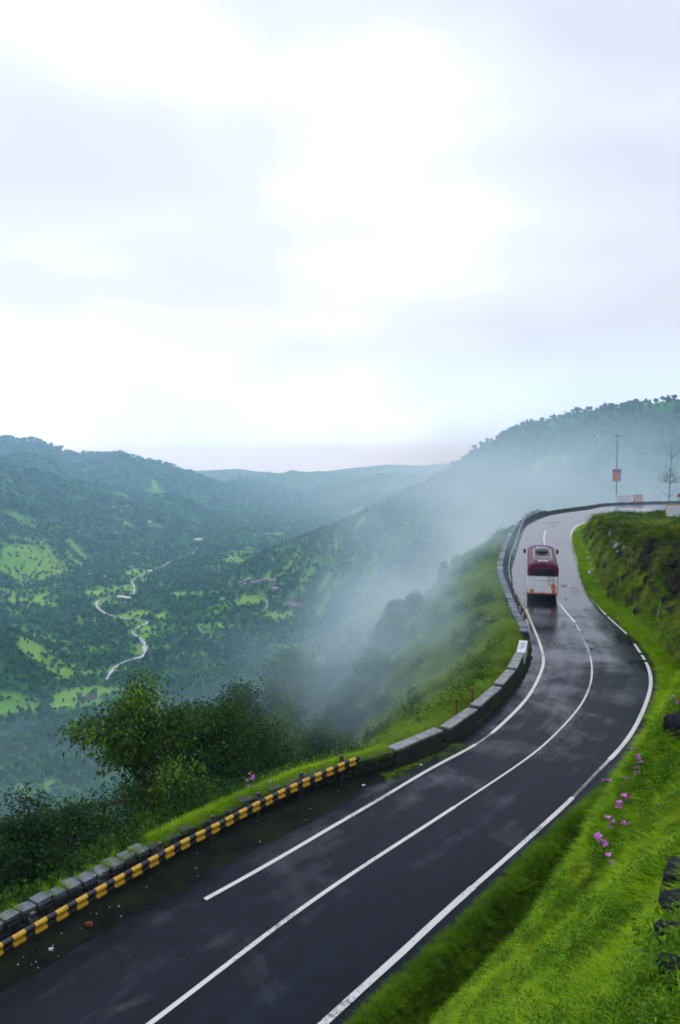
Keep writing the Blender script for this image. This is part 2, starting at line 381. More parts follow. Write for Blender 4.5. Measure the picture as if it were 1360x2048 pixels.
def paint_mat(name, base, wear=0.42, rough=0.35):
    m, t, b = new_mat(name, base, rough, 0.5)
    g_ = t.nodes.new('ShaderNodeNewGeometry')
    n = noise_node(t, 9, 8, 0.82, g_.outputs['Position']); n2 = noise_node(t, 0.35, 3, 0.5, g_.outputs['Position'])
    f = math_(t, 'ADD', math_(t, 'MULTIPLY', n.outputs['Fac'], 0.6), math_(t, 'MULTIPLY', n2.outputs['Fac'], 0.4))
    c = ramp(t, f, [(wear - 0.05, (0.05, 0.05, 0.055)), (wear + 0.03, base)])
    t.links.new(c.outputs[0], b.inputs['Base Color']); return m
M_PAINT = paint_mat('white_road_paint', (0.62, 0.60, 0.56), 0.435)
M_WORN = paint_mat('worn_road_paint', (0.42, 0.42, 0.42), 0.50)

# terrain: land cover colour from a vertex attribute, fine variation from noise
M_TERR, t, b = new_mat('earth_and_grass', (0.05, 0.08, 0.03), 0.95, 0.15)
at = t.nodes.new('ShaderNodeAttribute'); at.attribute_name = 'cover'
geo = t.nodes.new('ShaderNodeNewGeometry')
n = noise_node(t, 1.4, 8, 0.65, geo.outputs['Position']); c = ramp(t, n.outputs['Fac'], [(0.3, (0.55, 0.55, 0.55)), (0.7, (1.35, 1.35, 1.3))])
n3 = noise_node(t, 0.02, 6, 0.6, geo.outputs['Position']); c3 = ramp(t, n3.outputs['Fac'], [(0.3, (0.75, 0.8, 0.8)), (0.7, (1.25, 1.2, 1.1))])
t.links.new(mixc(t, 1.0, mixc(t, 1.0, at.outputs['Color'], c.outputs[0], 'MULTIPLY'), c3.outputs[0], 'MULTIPLY'), b.inputs['Base Color'])
n4 = noise_node(t, 3.0, 8, 0.7, geo.outputs['Position']); bump(t, b, n4.outputs['Fac'], 0.8, 0.12)

def leaf_mat(name, dark, mid, light, trans=0.25, world_scale=0.5, rough=0.55, brown=None):
    m, t, b = new_mat(name, mid, rough, 0.12)
    a = t.nodes.new('ShaderNodeAttribute'); a.attribute_name = 'tone'
    oi = t.nodes.new('ShaderNodeObjectInfo'); g_ = t.nodes.new('ShaderNodeNewGeometry')
    n = noise_node(t, world_scale, 4, 0.55, g_.outputs['Position'])
    f = math_(t, 'ADD', math_(t, 'MULTIPLY', a.outputs['Fac'], 0.55), math_(t, 'MULTIPLY', n.outputs['Fac'], 0.55))
    f = math_(t, 'ADD', f, math_(t, 'MULTIPLY', math_(t, 'SUBTRACT', oi.outputs['Random'], 0.5), 0.28 if world_scale > 0.05 else 0.6))
    c = ramp(t, f, [(0.25, dark), (0.52, mid), (0.85, light)]); col = c.outputs[0]
    if brown:
        n2 = noise_node(t, world_scale * 1.7, 3, 0.6, g_.outputs['Position'], 0.4)
        k = ramp(t, n2.outputs['Fac'], [(0.56, (0, 0, 0)), (0.70, (1, 1, 1))])
        fk = math_(t, 'MULTIPLY', k.outputs[0], 0.65)
        col = mixc(t, fk, col, brown)
    t.links.new(col, b.inputs['Base Color'])
    if trans > 0:
        tr = t.nodes.new('ShaderNodeBsdfTranslucent'); t.links.new(col, tr.inputs[0]); ms = t.nodes.new('ShaderNodeMixShader'); ms.inputs[0].default_value = trans
        o = t.nodes['Material Output']; t.links.new(b.outputs[0], ms.inputs[1]); t.links.new(tr.outputs[0], ms.inputs[2]); t.links.new(ms.outputs[0], o.inputs[0])
    return m
M_LEAF = leaf_mat('tree_leaves', (0.008, 0.030, 0.010), (0.030, 0.090, 0.016), (0.20, 0.36, 0.02), 0.3, 0.6)
M_LEAF_S = leaf_mat('shrub_leaves', (0.012, 0.045, 0.008), (0.04, 0.12, 0.012), (0.14, 0.26, 0.02), 0.25, 0.6)
M_FAR = leaf_mat('distant_leaves', (0.004, 0.045, 0.018), (0.014, 0.15, 0.036), (0.10, 0.34, 0.045), 0.1, 0.012)
M_GRASS = leaf_mat('bank_grass_blades', (0.045, 0.14, 0.002), (0.22, 0.43, 0.002), (0.50, 0.64, 0.008), 0.35, 0.45, 0.6, (0.24, 0.19, 0.01))
M_GRASS2 = leaf_mat('slope_grass_blades', (0.05, 0.13, 0.006), (0.17, 0.30, 0.010), (0.36, 0.46, 0.03), 0.35, 0.12, 0.6, (0.16, 0.17, 0.03))
M_GRASSC = leaf_mat('cutting_grass_blades', (0.010, 0.035, 0.003), (0.10, 0.17, 0.006), (0.40, 0.44, 0.03), 0.3, 1.1, 0.6, (0.10, 0.075, 0.02))
M_WEED = leaf_mat('weed_leaves', (0.04, 0.13, 0.006), (0.11, 0.27, 0.01), (0.28, 0.42, 0.02), 0.3, 1.2, 0.5, (0.20, 0.12, 0.02))
M_BARK = simple('bark', (0.035, 0.028, 0.022), (0.08, 0.065, 0.05), 5, 0.9, 0.2, 0.5, 14)
M_FACE = simple('shade_darkened_mossy_stone', (0.014, 0.015, 0.014), (0.035, 0.037, 0.034), 4, 0.6, 0.4, 0.5, 12)  # shade of the wall faces put into the colour; also mossy dark caps
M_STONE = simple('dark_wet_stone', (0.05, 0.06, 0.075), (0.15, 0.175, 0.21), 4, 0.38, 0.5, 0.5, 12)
M_ROCK = simple('black_basalt', (0.004, 0.005, 0.008), (0.013, 0.015, 0.022), 3, 0.7, 0.2, 0.7, 9, bd=0.05)
M_PALE = simple('pale_wet_rock', (0.20, 0.24, 0.26), (0.5, 0.54, 0.58), 3, 0.4, 0.5, 0.5, 9)
M_CORE = simple('mossy_mortar', (0.016, 0.016, 0.014), (0.035, 0.038, 0.025), 2.5, 0.8, 0.3, 0.5, 9)
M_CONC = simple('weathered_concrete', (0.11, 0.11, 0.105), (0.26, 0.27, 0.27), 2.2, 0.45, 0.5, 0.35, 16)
M_CONCD = simple('blackish_concrete', (0.018, 0.018, 0.017), (0.05, 0.05, 0.045), 2.2, 0.6, 0.4, 0.35, 16)  # near-black concrete for block bodies, much darker than the coping
M_WHITE = simple('whitewashed_concrete', (0.42, 0.44, 0.46), (0.68, 0.70, 0.72), 4, 0.5, 0.4, 0.2, 20)
M_STEEL = simple('galvanised_steel', (0.16, 0.17, 0.18), (0.32, 0.34, 0.36), 5, 0.45, 0.5, 0.1, 20, 0.3)
M_POST = simple('dark_painted_steel', (0.02, 0.02, 0.022), (0.06, 0.06, 0.06), 6, 0.5, 0.5, 0.1, 20)
M_RUST = simple('rusty_iron', (0.09, 0.03, 0.015), (0.2, 0.07, 0.03), 8, 0.8, 0.3, 0.3, 20)
M_RED, *_ = new_mat('red_reflector', (0.45, 0.03, 0.02), 0.4)
M_BLACK, *_ = new_mat('black_rubber', (0.012, 0.012, 0.013), 0.7)
M_GLASS, *_ = new_mat('dark_glass', (0.012, 0.014, 0.018), 0.12, 0.6)
M_MAROON = simple('maroon_coachwork', (0.085, 0.010, 0.036), (0.12, 0.016, 0.052), 2, 0.5, 0.25)
M_BUSW = simple('white_coachwork', (0.66, 0.68, 0.68), (0.78, 0.80, 0.80), 1.5, 0.4, 0.5)
M_ORANGE, *_ = new_mat('amber_lens', (0.60, 0.20, 0.02), 0.3)
M_DECAL, *_ = new_mat('orange_decal', (0.70, 0.16, 0.05), 0.45)
M_REDP, *_ = new_mat('red_bumper_paint', (0.28, 0.03, 0.02), 0.5)
M_TARP = simple('dark_tarpaulin', (0.012, 0.016, 0.016), (0.03, 0.035, 0.035), 4, 0.5, 0.4, 0.5, 8)
M_RACK, *_ = new_mat('pale_rack_paint', (0.5, 0.55, 0.55), 0.35)
M_PINK = simple('pink_petals', (0.55, 0.10, 0.50), (0.80, 0.26, 0.75), 20, 0.6, 0.2)
M_LITTER, *_ = new_mat('pale_litter', (0.55, 0.56, 0.58), 0.5)
M_ROOFG = simple('grey_sheet_roof', (0.16, 0.17, 0.21), (0.30, 0.30, 0.36), 1, 0.6, 0.4)
M_ROOFW, *_ = new_mat('pale_sheet_roof', (0.55, 0.6, 0.65), 0.4)
M_ROOFR = simple('tiled_roof', (0.14, 0.07, 0.06), (0.22, 0.12, 0.10), 1, 0.8, 0.3)
M_ROOFD, *_ = new_mat('thatched_roof', (0.05, 0.045, 0.04), 0.9)
M_HWALL, *_ = new_mat('mud_plaster', (0.25, 0.22, 0.22), 0.9)
M_DARK, *_ = new_mat('dark_opening', (0.02, 0.02, 0.02), 0.9)
M_WOOD = simple('wooden_post', (0.10, 0.08, 0.06), (0.18, 0.15, 0.11), 6, 0.8, 0.3)
# striped guard rail paint: bands along the beam length (uv.x in metres)
M_STRIPE, t, b = new_mat('yellow_and_black_rail_paint', (0.6, 0.35, 0.02), 0.42, 0.5)
uvn = t.nodes.new('ShaderNodeUVMap'); sp = t.nodes.new('ShaderNodeSeparateXYZ'); t.links.new(uvn.outputs[0], sp.inputs[0])
fr = math_(t, 'FRACT', math_(t, 'DIVIDE', sp.outputs[0], 0.585)); st = math_(t, 'LESS_THAN', fr, 0.55)
geo = t.nodes.new('ShaderNodeNewGeometry'); n = noise_node(t, 9, 6, 0.7, geo.outputs['Position'])
yel = ramp(t, n.outputs['Fac'], [(0.30, (0.20, 0.10, 0.01)), (0.45, (0.62, 0.34, 0.012)), (0.8, (0.72, 0.42, 0.02))])
blk = ramp(t, n.outputs['Fac'], [(0.4, (0.005, 0.005, 0.006)), (0.6, (0.012, 0.013, 0.016)), (0.70, (0.14, 0.16, 0.18))])
t.links.new(mixc(t, st, blk.outputs[0], yel.outputs[0]), b.inputs['Base Color'])
# river water
M_WATER, t, b = new_mat('river_water', (0.35, 0.38, 0.40), 0.25, 0.8)
geo = t.nodes.new('ShaderNodeNewGeometry'); n = noise_node(t, 0.35, 5, 0.6, geo.outputs['Position'])
c = ramp(t, n.outputs['Fac'], [(0.42, (0.14, 0.18, 0.18)), (0.6, (0.6, 0.66, 0.7))]); t.links.new(c.outputs[0], b.inputs['Base Color'])
bump(t, b, n.outputs['Fac'], 0.3, 0.3)

# ------------------------------------------------------------------ fields and rivers (photograph pixels -> ground)
FIELDS_PX = [(45, 1113, 72, 14), (50, 1140, 62, 14), (60, 1050, 60, 7), (115, 1052, 38, 6), (20, 1032, 40, 6), (60, 1195, 50, 14), (85, 1208, 28, 8), (60, 1280, 26, 26), (95, 1340, 55, 20), (165, 1390, 62, 14), (150, 1404, 50, 12),
 (135, 1078, 35, 6), (245, 970, 18, 8), (320, 974, 22, 4), (342, 995, 26, 4), (205, 940, 18, 4), (130, 938, 60, 4), (260, 939, 14, 3), (50, 946, 12, 5), (150, 995, 20, 4), (240, 1020, 25, 4), (30, 985, 25, 4),
 (240, 1176, 28, 14), (203, 1186, 30, 9), (268, 1146, 30, 8), (290, 1160, 16, 11), (208, 1205, 25, 7), (262, 1232, 34, 6), (268, 1246, 24, 8), (288, 1258, 18, 5), (275, 1300, 20, 10), (305, 1274, 26, 9),
 (395, 1085, 22, 6), (425, 1064, 25, 4), (500, 1045, 25, 4), (480, 1108, 46, 6), (470, 1122, 34, 7), (562, 1070, 40, 5), (575, 1057, 20, 4), (700, 1030, 38, 5), (642, 1080, 18, 6), (662, 1104, 28, 6), (742, 1128, 40, 7), (765, 1118, 26, 8), (690, 1150, 24, 6), (655, 1163, 18, 8),
 (565, 1139, 32, 8), (530, 1150, 30, 6), (500, 1198, 30, 20), (545, 1230, 50, 9), (440, 1200, 14, 9), (602, 1110, 16, 5), (720, 1052, 16, 5), (328, 1235, 20, 22), (300, 1385, 12, 20), (435, 1250, 12, 14), (505, 1320, 10, 14), (1085, 930, 46, 5), (1120, 915, 30, 4), (150, 1120, 20, 6), (120, 1165, 24, 6), (355, 1190, 16, 8), (620, 1210, 16, 6)]
FIELDS = []
for (u, v, a_, b_) in FIELDS_PX:
    c0 = hit(u, v)[:2]; A = (hit(u + a_, v)[:2] - hit(u - a_, v)[:2]) / 2; B = (hit(u, v - b_)[:2] - hit(u, v + b_)[:2]) / 2
    rr_ = np.linalg.norm(c0)
    w_ = a_ / F * rr_; A = np.array([c0[1], -c0[0]]) / rr_ * w_
    lb = min(max(np.linalg.norm(B), 0.15 * w_), 2.0 * w_); B = c0 / rr_ * lb
    FIELDS.append((c0, np.linalg.inv(np.stack([A, B], 1)), max(w_, lb)))
RIVERS_PX = [([(213, 1360), (227, 1339), (250, 1325), (283, 1315), (290, 1301), (286, 1285), (265, 1266), (279, 1255), (295, 1248), (286, 1242), (246, 1239), (208, 1226), (194, 1214), (199, 1202), (241, 1196), (262, 1194), (269, 1179), (266, 1162), (300, 1146), (340, 1125), (392, 1104), (378, 1096), (330, 1091)], 3.6),
             ([(527, 1223), (534, 1214), (532, 1202), (520, 1190), (505, 1180)], 1.8), ([(463, 1175), (459, 1166), (468, 1158)], 2.2), ([(270, 1388), (284, 1391)], 3.0)]
RIVERS = []
for px, wd in RIVERS_PX:
    P = np.array([hit(u, v)[:2] for u, v in px]); RIVERS.append((resample(catmull(P, 4), 4), wd))
ALLRIV = np.vstack([a for a, _ in RIVERS])
def field_mask(x, y):
    m = np.zeros(len(x))
    nz = 0.55 * fbm(x / 45, y / 45, 3, 61)
    for c0, inv, rad in FIELDS:
        k = np.abs(x - c0[0]) + np.abs(y - c0[1]) < rad * 3
        if k.any():
            q = inv @ np.stack([x[k] - c0[0], y[k] - c0[1]]); m[k] = np.maximum(m[k], 1 - sstep(0.85, 1.1, np.hypot(*q) + nz[k]))
    r_ = np.hypot(x, y); zf = terrain(x, y)[0] if len(x) > 5 else np.full(len(x), -200.0)
    m = np.maximum(m, sstep(-120, -165, zf) * 0.75 * sstep(0.11, 0.21, fbm(x / 75, y / 60, 4, 63)) * sstep(330, 420, r_) * (1 - sstep(2300, 3000, r_)))
    m = m * np.where(zf > -165, 0.25 + 0.75 * sstep(-0.12, 0.12, fbm(x / 30, y / 30, 3, 64)), 1.0)
    return m
def river_dist(x, y):
    D = np.full(len(x), 1e9)
    m = (np.hypot(x, y) > 350) & (np.hypot(x, y) < 5000)
    xi = x[m]; yi = y[m]; o = np.empty(len(xi))
    for k in range(0, len(xi), 20000):
        o[k:k + 20000] = np.sqrt(((xi[k:k + 20000, None] - ALLRIV[None, :, 0]) ** 2 + (yi[k:k + 20000, None] - ALLRIV[None, :, 1]) ** 2).min(1))
    D[m] = o; return D

# ------------------------------------------------------------------ ground sheet (radial grid, fine near the camera)
az = np.concatenate([np.linspace(-180, -45, 40, endpoint=False), np.linspace(-45, -28, 60, endpoint=False), np.linspace(-28, 28, 470, endpoint=False), np.linspace(28, 50, 90, endpoint=False), np.linspace(50, 180, 40)])
rad = np.concatenate([np.linspace(0.6, 4, 8, endpoint=False), 4 * np.exp(np.linspace(0, math.log(160 / 4), 400, endpoint=False)), 160 * np.exp(np.linspace(0, math.log(8600 / 160), 330))])
AZ, RD = np.meshgrid(np.radians(az), rad, indexing='ij')
GX = (RD * np.sin(AZ)).ravel(); GY = (RD * np.cos(AZ)).ravel()
GZ, INF = terrain(GX, GY)
nr_ = len(rad); na = len(az)
# land cover
fm = field_mask(GX, GY)
forest = np.array([0.006, 0.055, 0.024])[None] + np.array([0.035, 0.11, 0.02])[None] * sstep(-0.1, 0.35, fbm(GX / 34, GY / 34, 4, 43))[:, None]; fieldc = np.array([0.12, 0.34, 0.03]); fieldc2 = np.array([0.20, 0.36, 0.05])
mixf = np.clip(0.5 + fbm(GX / 120, GY / 120, 2, 5), 0, 1)[:, None]
# far beyond the placed trees small clearings are left to the land cover
farclear = sstep(0.30, 0.42, fbm(GX / 260, GY / 260, 4, 41)) * sstep(1500, 2500, INF['r']) * (1 - sstep(5200, 6500, INF['r'])) * 0.5
cov = forest + (fieldc * (1 - mixf) + fieldc2 * mixf - forest) * np.maximum(fm, farclear)[:, None]
Rm = INF['isR']; Lm = INF['isL']; D_ = INF['D']; s_ = INF['s']
bed = ~(Rm | Lm)
mud = np.array([0.009, 0.009, 0.010]); moss = np.array([0.018, 0.028, 0.006])
k = np.clip(0.5 + 1.6 * fbm(GX / 0.9, GY / 0.9, 3, 15), 0, 1)[:, None] * 0.5
cov[bed] = (mud * (1 - k) + moss * k)[bed]
slope_g = np.array([0.045, 0.11, 0.012]); nearL = Lm & (INF['r'] < 260)
kk = (1 - sstep(14, 30, D_)) * sstep(30, 42, GY)
cov[nearL] = (forest * (1 - kk[:, None]) + slope_g * kk[:, None])[nearL]
bankc = np.array([0.05, 0.10, 0.006]); rockc = np.array([0.016, 0.014, 0.010])
isc = sstep(40, 52, GY) * sstep(1.2, 2.2, s_) * (0.35 + 0.65 * sstep(-0.2, 0.15, fbm(GX / 2.6, GY / 2.6, 3, 33)))
cb = bankc * (1 - isc[:, None]) + rockc * isc[:, None]
nearR = Rm & (INF['r'] < 200); cov[nearR] = cb[nearR]
cov = np.concatenate([cov, np.ones((len(cov), 1))], 1)
ii, jj = np.meshgrid(np.arange(na - 1), np.arange(nr_ - 1), indexing='ij'); q = (ii * nr_ + jj).ravel()
FQ = np.stack([q, q + 1, q + nr_ + 1, q + nr_], 1)[:, ::-1]
gm = mesh('ground', np.stack([GX, GY, GZ], 1), FQ, M_TERR, True, {'cover': ('POINT', 'FLOAT_COLOR', cov)})
tag(link('ground', gm), kind='structure', label='green mountainside, valley floor and hazy ridges')
ZG = GZ.reshape(na, nr_); ELEV = np.maximum.accumulate(ZG / rad[None, :], axis=1)
azr = np.radians(az)
def visible(x, y, ztop, margin=0.0):
    a = np.arctan2(x, y); r = np.hypot(x, y)
    i = np.clip(np.round(np.interp(a, azr, np.arange(na))).astype(int), 0, na - 1)
    j = np.clip(np.searchsorted(rad, r * 0.985) - 1, 0, nr_ - 1)
    return ztop / r > ELEV[i, j] - margin
# ------------------------------------------------------------------ river ribbons
mb = MB()
for A, wd in RIVERS:
    n = normals_left(A); wv = wd * (0.25 + 1.9 * np.abs(fbm(A[:, 0] / 25, A[:, 1] / 25, 2, 9)))
    zz = terrain(A[:, 0], A[:, 1])[0] + 1.1
    zz = np.convolve(np.pad(zz, 4, mode='edge'), np.ones(9) / 9, 'valid')
    V = []
    for i in range(len(A)):
        V += [(*(A[i] + n[i] * wv[i] * .8), zz[i]), (*(A[i] - n[i] * wv[i] * .8), zz[i])]
    mb.add(V, [(2 * i, 2 * i + 1, 2 * i + 3, 2 * i + 2) for i in range(len(A) - 1)])
tag(mb.obj('river', M_WATER, sm=True), kind='structure', label='pale winding river on the valley floor')

# ------------------------------------------------------------------ road ribbon
def offsets(C, E):
    n = normals_left(C); t_ = tangents(C); o = np.empty(len(C))
    for i, (p, nn, tt) in enumerate(zip(C, n, t_)):
        v = E - p; a = np.abs(v @ tt); dist = np.linalg.norm(v, axis=1)
        j = np.argmin(a + 0.15 * dist + (dist > 16) * 50); o[i] = v[j] @ nn
    return smooth(o[:, None], 4)[:, 0]
oL = np.clip(offsets(CV_C, CV_LA), 1.5, 12); oR = np.clip(offsets(CV_C, CV_RA), -9, -2.4)
nC_ = normals_left(CV_C); NS = 14
V = []; UV = []; L_ = np.arange(len(CV_C)) * 0.5
rag = 0.10 * fbm(L_ / 1.1, L_ * 0, 3, 4)
for i in range(len(CV_C)):
    for k in range(NS + 1):
        f = k / NS; off = (oL[i] + rag[i] * 2) * (1 - f) + (oR[i] - rag[i] * .5) * f
        p = CV_C[i] + nC_[i] * off
        edge = 0.03 if k in (0, NS) else 0
        V.append((p[0], p[1], H(p[1]) - edge)); UV.append((off, L_[i]))
Fq = [(i * (NS + 1) + k, i * (NS + 1) + k + 1, (i + 1) * (NS + 1) + k + 1, (i + 1) * (NS + 1) + k) for i in range(len(CV_C) - 1) for k in range(NS)]
rm = mesh('road', V, Fq, M_ROAD, True, uv=UV)
tag(link('road', rm), kind='structure', label='wet black asphalt road curving along the mountainside')

def stripe(name, A, width, mat, label, wob=0.012, z=0.006):
    A = resample(A, 0.3); n = normals_left(A); V = []
    w2 = width / 2 * (1 + 0.10 * fbm(A[:, 0] * 0.8, A[:, 1] * 0.8, 3, 3))
    for i in range(len(A)):
        for s in (1, -1):
            p = A[i] + n[i] * w2[i] * s; V.append((p[0], p[1], H(p[1]) + z))
    Fq = [(2 * i, 2 * i + 1, 2 * i + 3, 2 * i + 2) for i in range(len(A) - 1)]
    return tag(link(name, mesh(name, V, Fq, mat)), kind='structure', label=label)
P_ = lambda u, v: on_road(u, v)
stripe('centre_line', seg(CV_C, CV_C[0], P_(905, 1617)), 0.13, M_PAINT, 'white centre line, thick near stretch')
stripe('centre_line', seg(CV_C, P_(908, 1615), P_(1181, 1315)), 0.085, M_PAINT, 'white centre line, thin stretch through the bend')
stripe('centre_line', seg(CV_C, P_(1181, 1313), P_(1152, 1248)), 0.12, M_WORN, 'worn broken stretch of the centre line')
stripe('centre_line', seg(CV_C, P_(1149, 1244), P_(1116, 1203)), 0.15, M_PAINT, 'white centre line beside the bus')
stripe('centre_line', seg(CV_C, P_(1094, 1105), P_(1090, 1062)), 0.16, M_PAINT, 'white centre line ahead of the bus')
stripe('edge_line', seg(CV_R, CV_R[0], P_(955, 1768)), 0.19, M_PAINT, 'thick white line along the grassy verge, nearest stretch')
stripe('edge_line', seg(CV_R, P_(951, 1771), P_(1147, 1595)), 0.15, M_PAINT, 'white edge line along the grassy verge')
stripe('edge_line', seg(CV_R, P_(1149, 1593), P_(1215, 1520)), 0.12, M_WORN, 'faded edge line along the verge')
stripe('edge_line', seg(CV_R, P_(1217, 1518), P_(1293, 1325)), 0.17, M_PAINT, 'white edge line round the inside of the bend')
for a, b_ in (((1290, 1320), (1284, 1311)), ((1279, 1304), (1268, 1288)), ((1256, 1270), (1214, 1232)), ((1212, 1230), (1182, 1196))):
    stripe('edge_line', seg(CV_R, P_(*a), P_(*b_)), 0.15, M_PAINT, 'broken piece of the edge line under the cutting')
stripe('edge_line', seg(CV_R, P_(1158, 1130), P_(1172, 1045)), 0.2, M_PAINT, 'white edge line at the tip of the cutting')
stripe('edge_line', seg(CV_R, P_(1180, 1043), CV_R[-1]), 0.15, M_PAINT, 'edge line on the far stretch of road')
stripe('edge_line', seg(CV_L, P_(410, 1799), P_(958, 1487)), 0.14, M_PAINT, 'white line beside the striped guard rail')
stripe('edge_line', seg(CV_L, P_(960, 1486), P_(984, 1466)), 0.09, M_WORN, 'faded joint in the valley side line')
stripe('edge_line', seg(CV_L, P_(986, 1464), P_(1052, 1218)), 0.15, M_PAINT, 'white line beside the concrete parapet blocks')

M_PUD, t, b = new_mat('thin_rain_water', (0.006, 0.009, 0.016), 0.14, 0.6)
a_t = t.nodes.new('ShaderNodeAttribute'); a_t.attribute_name = 'depth'; g_ = t.nodes.new('ShaderNodeNewGeometry'); n = noise_node(t, 5, 6, 0.7, g_.outputs['Position'])
fk = math_(t, 'MULTIPLY', math_(t, 'ADD', a_t.outputs['Fac'], math_(t, 'MULTIPLY', math_(t, 'SUBTRACT', n.outputs['Fac'], 0.62), 2.2)), 0.7, True)
tp = t.nodes.new('ShaderNodeBsdfTransparent'); ms = t.nodes.new('ShaderNodeMixShader'); t.links.new(fk, ms.inputs[0]); t.links.new(tp.outputs[0], ms.inputs[1]); t.links.new(b.outputs[0], ms.inputs[2]); t.links.new(ms.outputs[0], t.nodes['Material Output'].inputs[0])
def puddle(u, v, a_, b_, ang, seed, label):
    c = on_road(u, v); V = [(c[0], c[1], H(c[1]) + 0.004)]; n = 40; rs = np.random.default_rng(seed)
    ph = rs.uniform(0, 6.28, 6)
    for i in range(n):
        q = 2 * math.pi * i / n; r_ = 1 + sum(0.22 / (k + 1) ** .6 * math.sin(q * (k + 2) + ph[k]) for k in range(6)); x_ = a_ * r_ * math.cos(q); y_ = b_ * r_ * math.sin(q)
        px_ = c[0] + x_ * math.cos(ang) - y_ * math.sin(ang); py_ = c[1] + x_ * math.sin(ang) + y_ * math.cos(ang); V.append((px_, py_, H(py_) + 0.004))
    o = MB().add(V, [(0, 1 + i, 1 + (i + 1) % n) for i in range(n)]).obj('puddle', M_PUD); at_ = o.data.attributes.new('depth', 'FLOAT', 'POINT'); at_.data.foreach_set('value', np.r_[1.0, np.zeros(n)].astype(np.float32))
    tag(o, kind='structure', label=label)
puddle(440, 1885, 0.7, 0.35, 0.7, 1, 'thin puddle in the left lane beside the centre line'); puddle(245, 2015, 0.8, 0.35, 0.6, 2, 'thin puddle at the bottom of the photo'); puddle(770, 1570, 1.8, 0.5, 0.75, 3, 'wet patch outside the valley side line')
puddle(820, 1600, 1.6, .6, .8, 4, 'wet patch in the left lane'); puddle(1010, 1500, 1.8, .7, .9, 5, 'wet patch before the bend'); puddle(640, 1700, 1.6, .5, .75, 6, 'thin wet streak in the left lane')

M_HOLE, t, b = new_mat('broken_asphalt', (0.006, 0.006, 0.008), 0.7, 0.15)
a_t = t.nodes.new('ShaderNodeAttribute'); a_t.attribute_name = 'depth'; g_ = t.nodes.new('ShaderNodeNewGeometry'); n = noise_node(t, 4, 6, 0.8, g_.outputs['Position'])
fk = math_(t, 'MULTIPLY', math_(t, 'ADD', a_t.outputs['Fac'], math_(t, 'MULTIPLY', math_(t, 'SUBTRACT', n.outputs['Fac'], 0.58), 5)), 1.0, True)
tp = t.nodes.new('ShaderNodeBsdfTransparent'); ms = t.nodes.new('ShaderNodeMixShader'); t.links.new(fk, ms.inputs[0]); t.links.new(tp.outputs[0], ms.inputs[1]); t.links.new(b.outputs[0], ms.inputs[2]); t.links.new(ms.outputs[0], t.nodes['Material Output'].inputs[0])
_pud = M_PUD; M_PUD = M_HOLE
for q_, (u, v, a_, b_) in enumerate(((1152, 1254, .5, .3), (1160, 1264, .5, .3), (1172, 1282, .6, .5), (1180, 1298, .6, .4), (1128, 1172, .8, .5), (1132, 1198, .6, .35), (1095, 1258, .6, .3), (1150, 1176, .9, .4))):
    puddle(u, v, a_, b_, 1.2, 20 + q_, 'patch of broken dark asphalt near the centre line by the bus')
M_PUD = _pud
# ------------------------------------------------------------------ foliage meshes
def leaves(P, Dr, L, Wd, tone, droop=0.25, rs=None):
    """diamond leaves: positions, directions, length, width -> verts, quads, tone per face"""
    rs = rs or np.random.default_rng(1); n = len(P)
    up = rs.normal(size=(n, 3)); up[:, 2] += 1.2
    S = np.cross(Dr, up); S /= np.maximum(np.linalg.norm(S, axis=1), 1e-6)[:, None]
    L = np.broadcast_to(L, (n,))[:, None]; Wd = np.broadcast_to(Wd, (n,))[:, None]
    mid = P + Dr * L * 0.5; tip = P + Dr * L; tip = tip - np.array([0, 0, 1]) * L * droop
    V = np.stack([P, mid + S * Wd / 2, tip, mid - S * Wd / 2], 1).reshape(-1, 3)
    Fq = np.arange(4 * n).reshape(n, 4)
    return V, Fq, tone
def rand_dirs(n, rs, zb=0.0):
    d = rs.normal(size=(n, 3)); d[:, 2] += zb; return d / np.linalg.norm(d, axis=1)[:, None]
